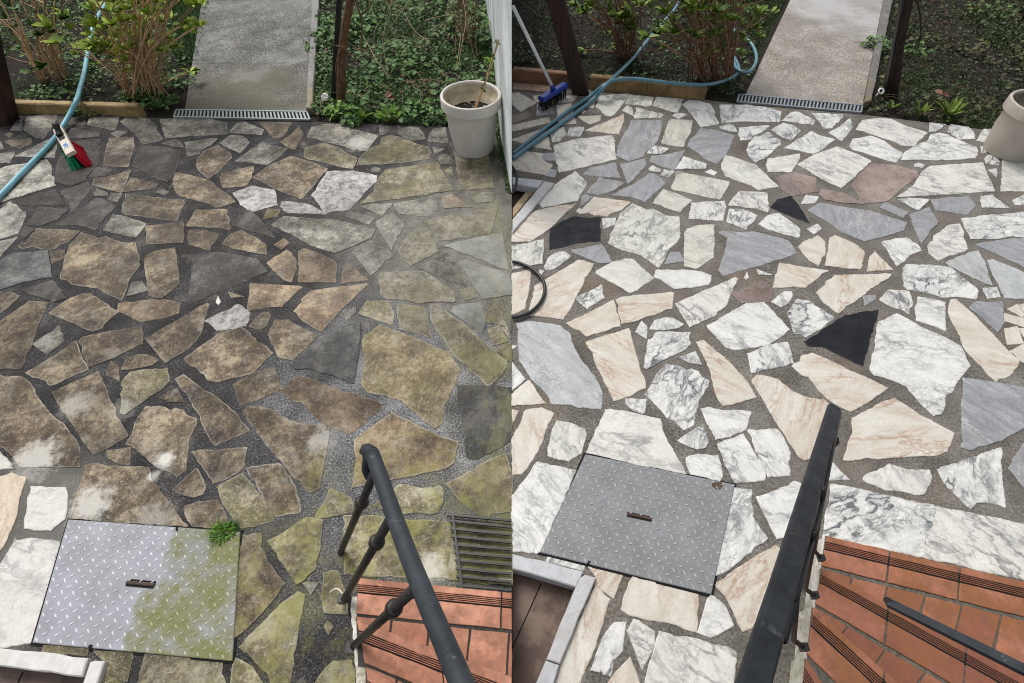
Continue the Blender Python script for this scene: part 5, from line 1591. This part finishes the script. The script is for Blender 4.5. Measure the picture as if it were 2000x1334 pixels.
def shrub(label, base_px, tips, n_random, tip_box, m_cane, m_leaf, rbase=0.13, lush=0.85, lw=0.09):
    B = G(*base_px)
    t = thing('hydrangea_shrub', label, 'shrub', B)
    cn, lf = MB(), MB()
    jobs = [(q, True) for q in tips]
    for _ in range(n_random):
        jobs.append(((random.uniform(tip_box[0], tip_box[2]), random.uniform(tip_box[1], tip_box[3])), random.random() < lush))
    for (px, py), leafy in jobs:
        a = random.uniform(0, 6.283); rr = rbase * math.sqrt(random.random())
        p0 = B + Vector((math.cos(a) * rr * 1.3, math.sin(a) * rr * 0.7, -0.02))
        tip = PY(px, py, B.y + random.uniform(-0.3, 0.25) + math.sin(a) * rr)
        if tip.z < 0.03: tip.z = 0.03
        reach = (tip - p0)
        k1 = p0 + Vector((reach.x * 0.3, reach.y * 0.3, reach.z * 0.38 + 0.02))
        k2 = p0 + Vector((reach.x * 0.64, reach.y * 0.64, reach.z * 0.72 + 0.015))
        w = random.uniform(0.0035, 0.0075)
        pts = curve([p0, k1 + Vector((random.uniform(-.02, .02), random.uniform(-.02, .02), 0)), k2 + Vector((random.uniform(-.03, .03), random.uniform(-.03, .03), 0)), tip], 5)
        cn.tube(pts, [w * (1 - 0.45 * i / len(pts)) for i in range(len(pts))], 6, random.random())
        dirn = (pts[-1] - pts[-3]).normalized()
        if leafy:
            cluster(lf, tip, dirn, random.randint(7, 11), lw * 1.15)
        for _k in range(random.choice((1, 1, 2, 2))):                   # side twig with a small bud
            q = pts[random.randint(5, 12)]
            e = q + Vector((random.uniform(-0.16, 0.16), random.uniform(-0.12, 0.12), random.uniform(0.02, 0.16)))
            cn.tube(curve([q, q.lerp(e, 0.5) + Vector((0, 0, -0.01)), e], 4), [w * 0.55] * 6 + [w * 0.35] * 3, 5, random.random())
            if random.random() < 0.75:
                cluster(lf, e, (e - q).normalized(), random.randint(5, 8), lw * 0.8)
    cn.build('canes', m_cane, t, True)
    lf.build('leaves', m_leaf, t)

def clump(name, label, cat, px, n, L, m, spread=0.12, tall=0.1, group=None):
    p = G(*px)
    b = MB()
    for _ in range(n):
        a = random.uniform(0, 6.283); r = spread * math.sqrt(random.random())
        h = tall * random.uniform(0.2, 1.0) * (1 - 0.5 * r / spread)
        q = p + Vector((math.cos(a) * r, math.sin(a) * r * 0.8, h - 0.01))
        l = L * random.uniform(0.6, 1.2)
        b.leaf(q, (math.cos(a + random.uniform(-1, 1)), math.sin(a + random.uniform(-1, 1)), random.uniform(-0.3, 0.6)), (random.uniform(-.5, .5), random.uniform(-.5, .5), 1), l, l * 0.75, random.random(), 0.2)
        b.tube([p + Vector((random.uniform(-.004, .004), random.uniform(-.004, .004), -0.012)), p.lerp(q, 0.55) + Vector((0, 0, -0.004)), q], 0.0013, 4, random.random())
    return tag(b.build(name, m), label, cat, group)

def rosette(name, label, px, n, L, m):
    p = G(*px, -0.01)
    b = MB()
    for i in range(n):
        a = 2 * math.pi * i / n + random.uniform(-0.3, 0.3)
        tilt = random.uniform(0.5, 1.6)
        l = L * random.uniform(0.7, 1.1)
        b.leaf(p, (math.cos(a), math.sin(a), tilt), (-math.cos(a), -math.sin(a), 0.6), l, l * 0.3, random.random(), 0.12)
    return tag(b.build(name, m), label, 'plant')

def cover(name, label, poly, n, L, m, hmax=0.1, shape=0.8, patches=2.2, dens=0.35, extra_world=None):
    """ground cover: leaves scattered through an uneven mat"""
    b = MB()
    xs = [p[0] for p in poly]; ys = [p[1] for p in poly]
    W = [tuple(G(*p).xy) for p in poly]
    x0, x1 = min(p[0] for p in W), max(p[0] for p in W); y0, y1 = min(p[1] for p in W), max(p[1] for p in W)
    k = 0; tries = 0
    while k < n and tries < n * 8:
        tries += 1
        x, y = random.uniform(x0, x1), random.uniform(y0, y1)
        if not inside((x, y), W): continue
        f = noise.noise(Vector((x * patches, y * patches, 3.3))) * 0.5 + 0.5 + 0.25 * noise.noise(Vector((x * 9, y * 9, 1)))
        if f < dens * random.uniform(0.6, 1.4): continue
        h = hmax * max(0.05, f) * random.random() ** 0.6
        a = random.uniform(0, 6.283)
        l = L * random.uniform(0.5, 1.25) * (0.75 + 0.5 * f)
        b.leaf((x, y, h - 0.01), (math.cos(a), math.sin(a), random.uniform(-0.35, 0.45)), (random.uniform(-.6, .6), random.uniform(-.6, .6), 1), l, l * shape * random.uniform(0.7, 1.1), min(1, max(0, 0.25 + 0.55 * random.random() + 0.35 * (h / hmax - 0.5))), 0.2)
        k += 1
    return tag(b.build(name, m), label, None, None, 'stuff')

def turf(name, label, poly, n, L, m):
    b = MB()
    W = [tuple(G(*p).xy) for p in poly]
    x0, x1 = min(p[0] for p in W), max(p[0] for p in W); y0, y1 = min(p[1] for p in W), max(p[1] for p in W)
    k = 0
    while k < n:
        x, y = random.uniform(x0, x1), random.uniform(y0, y1)
        if not inside((x, y), W): continue
        k += 1
        b.blade((x, y, -0.02), (random.uniform(-.6, .6), random.uniform(-.6, .6), 1), L * random.uniform(0.5, 1.2), 0.006, random.random(), random.uniform(0.1, 0.6))
    return tag(b.build(name, m), label, None, None, 'stuff')

# the two hydrangeas in each bed
shrub('large leafy cane shrub beside the rough grey path', (284, 182),
      [(135, 38), (185, 22), (240, 45), (170, 97), (190, 92), (210, 96), (250, 98), (290, 96), (310, 100), (335, 96), (365, 62), (372, 15), (330, 40), (300, 25), (262, 12), (215, 5), (102, 54), (372, 140), (280, 60), (118, 85)],
      40, (170, -130, 390, 60), M_cane, M_bud, 0.15)
shrub('sparse bare cane shrub at the left of the pale hose', (106, 152),
      [(85, 130), (12, 38), (22, 14), (60, 138), (108, 5), (100, 65)], 26, (-10, -60, 165, 90), M_cane, M_weed, 0.1, 0.3, 0.07)
shrub('large damp cane shrub beside the hose loop and washed path', (1388, 154),
      [(1355, 20), (1290, 67), (1300, 62), (1320, 68), (1360, 70), (1396, 70), (1412, 72), (1436, 72), (1256, 12), (1425, 42), (1476, 32), (1340, 10), (1400, 25), (1266, 72), (1230, 22), (1450, 10)],
      40, (1290, -130, 1480, 50), M_cane_w, M_bud_w, 0.15, lw=0.085)
shrub('small damp cane shrub between the timber post and the hose', (1232, 114),
      [(1210, 92), (1126, 12), (1160, 8), (1200, 32), (1146, 26), (1140, 100), (1228, 95)], 26, (1130, -70, 1270, 50), M_cane_w, M_bud_w, 0.09, lw=0.08)

# weeds and low plants
for q, n, s_, lab in (((90, 187), 60, 0.14, 'low green weed patch under the sparse cane shrub'), ((172, 222), 70, 0.1, 'green weed growing over the ochre edging and pale hose'),
                ((38, 215), 40, 0.07, 'small weed at the foot of the timber post by the grimy patio'), ((265, 190), 60, 0.13, 'green weed at the foot of the large leafy shrub'),
                ((345, 160), 70, 0.14, 'green weed at the edge of the rough grey path'), ((320, 205), 60, 0.12, 'weed tuft between ochre edging and pale drain'),
                ((300, 182), 40, 0.1, 'small bright weed under the large leafy shrub')):
    clump('weed', lab, 'weed', q, n, 0.042, M_weed, s_, 0.09, 'weeds in the soil bed by the rough path')
for q, n, s_, lab in (((1180, 150), 40, 0.1, 'dark weed right of the timber post'), ((1275, 170), 50, 0.08, 'weed hanging over the damp ochre edging'), ((1372, 165), 45, 0.1, 'dark weed at the end of the damp ochre edging'),
                ((1420, 175), 60, 0.13, 'weed patch beside the bluish drain'), ((1250, 135), 50, 0.13, 'low weeds in the dark soil below the small damp shrub'), ((1013, 115), 60, 0.16, 'dark weed patch behind the blue broom handle'), ((1165, 170), 26, 0.05, 'tiny weed at the foot of the timber post by the blue hose')):
    clump('weed', lab, 'weed', q, n, 0.038, M_ivy_w, s_, 0.08, 'weeds in the soil bed by the washed path')

turf('lawn', 'green lawn strip left of the rough grey path', [(352, 130), (385, 120), (422, -40), (300, -40), (320, 60)], 5200, 0.05, M_grass)
turf('lawn', 'dark green lawn strip left of the washed path', [(1470, 110), (1490, 80), (1560, -40), (1440, -40), (1455, 40)], 4200, 0.05, M_grass_w)

def undergrowth(name, label, poly, layers, mats):
    """mixed ground cover: several kinds of leaf and blade scattered over uneven mats"""
    b = MB()
    W = [tuple(G(*p).xy) for p in poly]
    x0, x1 = min(p[0] for p in W), max(p[0] for p in W); y0, y1 = min(p[1] for p in W), max(p[1] for p in W)
    for kind, n, L, hmax, mi, freq, lo, off, shape in layers:
        k = tries = 0
        while k < n and tries < n * 12:
            tries += 1
            x, y = random.uniform(x0, x1), random.uniform(y0, y1)
            if not inside((x, y), W): continue
            f = 0.5 + 0.75 * noise.noise(Vector((x * freq + off, y * freq, off))) + 0.3 * noise.noise(Vector((x * freq * 4, y * freq * 4, off + 5)))
            if f < lo * random.uniform(0.7, 1.35): continue
            k += 1
            g_ = min(1, max(0, f))
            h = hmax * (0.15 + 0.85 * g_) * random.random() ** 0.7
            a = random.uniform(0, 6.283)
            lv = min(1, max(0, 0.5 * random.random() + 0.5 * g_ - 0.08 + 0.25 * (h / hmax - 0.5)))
            l = L * random.uniform(0.45, 1.35)
            if kind == 'blade':
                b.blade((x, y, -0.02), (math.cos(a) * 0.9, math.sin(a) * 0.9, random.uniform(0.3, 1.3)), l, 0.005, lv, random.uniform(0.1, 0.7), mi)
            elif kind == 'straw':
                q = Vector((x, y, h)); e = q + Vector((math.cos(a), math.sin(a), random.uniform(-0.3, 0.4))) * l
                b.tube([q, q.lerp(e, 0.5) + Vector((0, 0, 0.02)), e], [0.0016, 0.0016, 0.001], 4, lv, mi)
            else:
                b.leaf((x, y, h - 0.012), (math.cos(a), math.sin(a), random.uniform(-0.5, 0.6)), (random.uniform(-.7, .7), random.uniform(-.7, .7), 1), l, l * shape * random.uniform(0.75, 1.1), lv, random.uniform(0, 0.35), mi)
    return tag(b.build(name, mats), label, None, None, 'stuff')
LP = [(614, 222), (760, 240), (880, 246), (983, 262), (968, 120), (950, -60), (640, -60), (622, 60)]
undergrowth('ground_cover', 'dense ivy and low weeds right of the rough grey path', LP,
    [('leaf', 7600, 0.027, 0.05, 0, 2.0, 0.32, 0.0, 0.8), ('leaf', 2000, 0.052, 0.12, 1, 1.5, 0.56, 9.0, 0.85), ('leaf', 2600, 0.026, 0.07, 3, 1.8, 0.55, 20.0, 0.8), ('blade', 9000, 0.09, 0.1, 2, 1.6, 0.42, 4.0, 1), ('straw', 420, 0.16, 0.08, 4, 1.6, 0.5, 31.0, 1), ('leaf', 500, 0.035, 0.05, 5, 1.5, 0.5, 12.0, 0.7)],
    [M_ivy, M_weed, M_grass, M_bright2, M_twig, M_dead])
RP = [(1700, 222), (1960, 255), (2010, 262), (2300, 290), (2500, -60), (1762, -60), (1740, 60)]
undergrowth('ground_cover', 'dark damp ground cover right of the washed path', RP,
    [('leaf', 6500, 0.026, 0.05, 0, 2.0, 0.38, 2.0, 0.8), ('leaf', 2600, 0.04, 0.1, 1, 1.5, 0.52, 7.0, 0.85), ('blade', 12000, 0.09, 0.1, 2, 1.6, 0.45, 14.0, 1), ('straw', 520, 0.14, 0.08, 3, 1.6, 0.45, 33.0, 1), ('leaf', 1400, 0.03, 0.04, 4, 1.5, 0.45, 17.0, 0.7)],
    [M_ivy_w, M_olive, M_grass_w, M_bark, M_brownleaf])
undergrowth('ground_weeds', 'mixed weeds, grass and litter on the soil below the shrubs', [(30, 190), (345, 205), (370, 120), (300, -40), (-150, -40), (-100, 190)],
    [('leaf', 2600, 0.03, 0.05, 0, 2.4, 0.45, 0.0, 0.8), ('blade', 3000, 0.07, 0.1, 1, 2.0, 0.5, 6.0, 1), ('leaf', 500, 0.045, 0.08, 3, 2.0, 0.6, 15.0, 0.8), ('straw', 320, 0.12, 0.03, 2, 1.6, 0.35, 11.0, 1), ('leaf', 500, 0.03, 0.02, 4, 1.6, 0.4, 19.0, 0.7)], [M_weed, M_grass, M_twig, M_bright2, M_brownleaf])
undergrowth('ground_weeds', 'sparse damp weeds and litter on the dark soil of the bed', [(1001, 140), (1376, 175), (1450, 190), (1500, 60), (1440, -60), (1001, -60)],
    [('leaf', 2500, 0.028, 0.04, 0, 2.4, 0.45, 3.0, 0.8), ('blade', 2800, 0.07, 0.1, 1, 2.0, 0.5, 8.0, 1), ('straw', 300, 0.1, 0.03, 2, 1.6, 0.35, 13.0, 1), ('leaf', 600, 0.03, 0.02, 3, 1.6, 0.4, 21.0, 0.7), ('leaf', 350, 0.04, 0.08, 4, 1.8, 0.6, 27.0, 0.8)], [M_ivy_w, M_grass_w, M_bark, M_brownleaf, M_weed])
# dandelion-like rosettes, bigger leaves
rosette('leafy_plant', 'bright pointed leafy plant at the edge of the grimy patio', (765, 238), 11, 0.15, M_bright)
rosette('leafy_plant', 'small bright leafy plant left of the larger pointed one', (708, 234), 6, 0.13, M_bright)
rosette('leafy_plant', 'pointed green leafy plant by the washed marble patio', (1848, 228), 10, 0.16, M_bud_w)
rosette('leafy_plant', 'thin dark leafy plant left of the pointed green one', (1795, 226), 6, 0.13, M_bud_w)
rosette('leafy_plant', 'small low leafy plant near the washed kerb', (1740, 215), 6, 0.1, M_bud_w)
for q, n, s_, lab in (((665, 225), 26, 0.08, 'round bright leaved plant below the black post'), ((685, 240), 26, 0.07, 'blue green leaved plant on the edge of the grimy patio'), ((690, 200), 20, 0.09, 'broad leaved plant right of the brown vine trunk'), ((650, 75), 70, 0.17, 'bright green plant between the rough path kerb and black post'), ((615, 95), 30, 0.09, 'green sprig hanging over the rough path kerb'), ((690, 55), 60, 0.2, 'leafy green plant behind the brown vine')):
    clump('leafy_plant', lab, 'plant', q, n, 0.06, M_weed if q[0] != 665 else M_bright, s_, 0.12)
for q, n, s_, lab in (((1718, 95), 60, 0.16, 'bright green plant over the washed kerb'), ((1785, 105), 30, 0.11, 'green leaves right of the dark wet vine'), ((1930, 25), 50, 0.25, 'broad green leaves in the dark ground cover')):
    clump('leafy_plant', lab, 'plant', q, n, 0.05, M_weed, s_, 0.12)
clump('leafy_plant', 'yellow green sprig on the foot of the white wall', 'plant', (964, 140), 26, 0.05, M_bright, 0.09, 0.2)
clump('leafy_plant', 'dark green plant along the white wall', 'plant', (950, 90), 60, 0.06, M_ivy, 0.16, 0.3)
# dead leaves
for q, m, lab in (((754, 192), M_dead, 'curled brown dead leaf in the ivy'), ((1840, 185), M_dead, 'reddish dead leaf in the dark ground cover'), ((749, 232), M_twig, 'small pale fallen leaf by the pointed plant'), ((620, 224), M_dead, 'small reddish leaf at the end of the kerb')):
    b = MB(); p = G(*q, 0.06 if q[1] < 200 else 0.02)
    for i in range(2):
        b.leaf(p, rnd_dir(0.0), (0, -0.3, 1), 0.085 if q[1] < 200 else 0.045, 0.06 if q[1] < 200 else 0.03, random.random(), 0.4)
    tag(b.build('dead_leaf', m), lab, 'leaf')

def bramble(label, px, stems, m, rad=0.0032):
    t = thing('bramble', label, 'bramble', G(*px))
    for s in stems:
        P = [G(x, y, z) for x, y, z in s]
        b = MB(); c = curve(P, 6)
        b.tube(c, [rad * (1 - 0.5 * i / len(c)) for i in range(len(c))], 5, random.random())
        b.build('stem', m, t, True)
bramble('pale dry bramble stems arching over the ivy', (765, 175),
        [[(762, 175, 0.02), (757, 140, 0.15), (748, 85, 0.25), (752, 50, 0.3), (765, 0, 0.35)], [(765, 155, 0.05), (740, 125, 0.15), (715, 80, 0.22), (705, 60, 0.25)], [(762, 150, 0.05), (735, 120, 0.12), (700, 98, 0.18), (685, 85, 0.2)],
         [(750, 75, 0.15), (775, 35, 0.3), (795, 5, 0.35)], [(730, 105, 0.08), (732, 60, 0.2), (745, 40, 0.2)], [(895, 130, 0.05), (903, 80, 0.2), (910, 40, 0.3), (905, 0, 0.4)], [(890, 135, 0.02), (896, 100, 0.12), (900, 70, 0.15)],
         [(870, 70, 0.1), (872, 30, 0.25), (876, 0, 0.3)], [(840, 83, 0.1), (810, 60, 0.15), (790, 25, 0.2)], [(880, 155, 0.03), (860, 135, 0.1), (842, 120, 0.1)], [(715, 200, 0.03), (700, 185, 0.06), (680, 175, 0.04)], [(760, 205, 0.03), (735, 208, 0.05), (712, 210, 0.03)], [(830, 40, 0.2), (860, 32, 0.25), (890, 28, 0.25)]], M_twig)
bramble('tangle of dry brown twigs at the top by the white wall', (915, 60),
        [[(random.uniform(880, 940), random.uniform(40, 120), 0.02), (random.uniform(885, 940), random.uniform(10, 60), 0.2), (random.uniform(885, 950), random.uniform(-50, 10), 0.4)] for _ in range(26)], M_bark, 0.004)
bramble('thin dead stems in the dark ground cover', (1850, 170),
        [[(1850, 170, 0.02), (1849, 130, 0.1), (1845, 100, 0.15), (1846, 75, 0.15)], [(1820, 120, 0.05), (1832, 105, 0.12), (1840, 92, 0.1)], [(1958, 162, 0.02), (1948, 145, 0.08), (1935, 132, 0.08)], [(1990, 140, 0.02), (1983, 110, 0.1), (1985, 80, 0.12)], [(1975, 70, 0.1), (1983, 40, 0.2), (1990, 10, 0.25)],
         [(1800, 60, 0.05), (1812, 35, 0.2), (1825, 15, 0.25)], [(1950, 45, 0.15), (1975, 38, 0.2), (2000, 30, 0.2)], [(1880, 40, 0.1), (1885, 15, 0.2), (1890, -10, 0.25)]], M_bark_wet)

# grass tuft growing at the corner of the algae stained hatch
b = MB(); c = G(436, 1042, 0.004)
for _ in range(560):
    a = random.uniform(0, 6.283)
    R0 = 0.034 * (1 + 0.35 * math.sin(2 * a + 0.6) + 0.25 * math.sin(3 * a))
    r = R0 * math.sqrt(random.random())
    p = c + Vector((math.cos(a) * r, math.sin(a) * r, 0))
    b.blade(p, (math.cos(a) * r * 22 + random.uniform(-.6, .6), math.sin(a) * r * 22 + random.uniform(-.6, .6), random.uniform(0.4, 1)), random.uniform(0.01, 0.036), 0.0024, random.random() ** 1.3, random.uniform(0.1, 0.9))
for _ in range(110):
    a = random.uniform(0, 6.283); r = 0.04 * math.sqrt(random.random())
    b.leaf(c + Vector((math.cos(a) * r, math.sin(a) * r, random.uniform(0.002, 0.018))), (math.cos(a), math.sin(a), random.uniform(-0.3, 0.6)), (0, 0, 1), random.uniform(0.008, 0.015), 0.007, random.random(), 0.2)
for _ in range(22):
    b.blade(c + Vector((random.uniform(-.03, .01), random.uniform(0, .03), 0)), (random.uniform(-.7, .1), random.uniform(0.2, 1.0), 0.8), random.uniform(0.04, 0.085), 0.0022, 1.0, 0.4)
tag(b.build('grass_tuft', M_tuft), 'bright green grass tuft at the corner of the algae stained hatch', 'grass tuft')
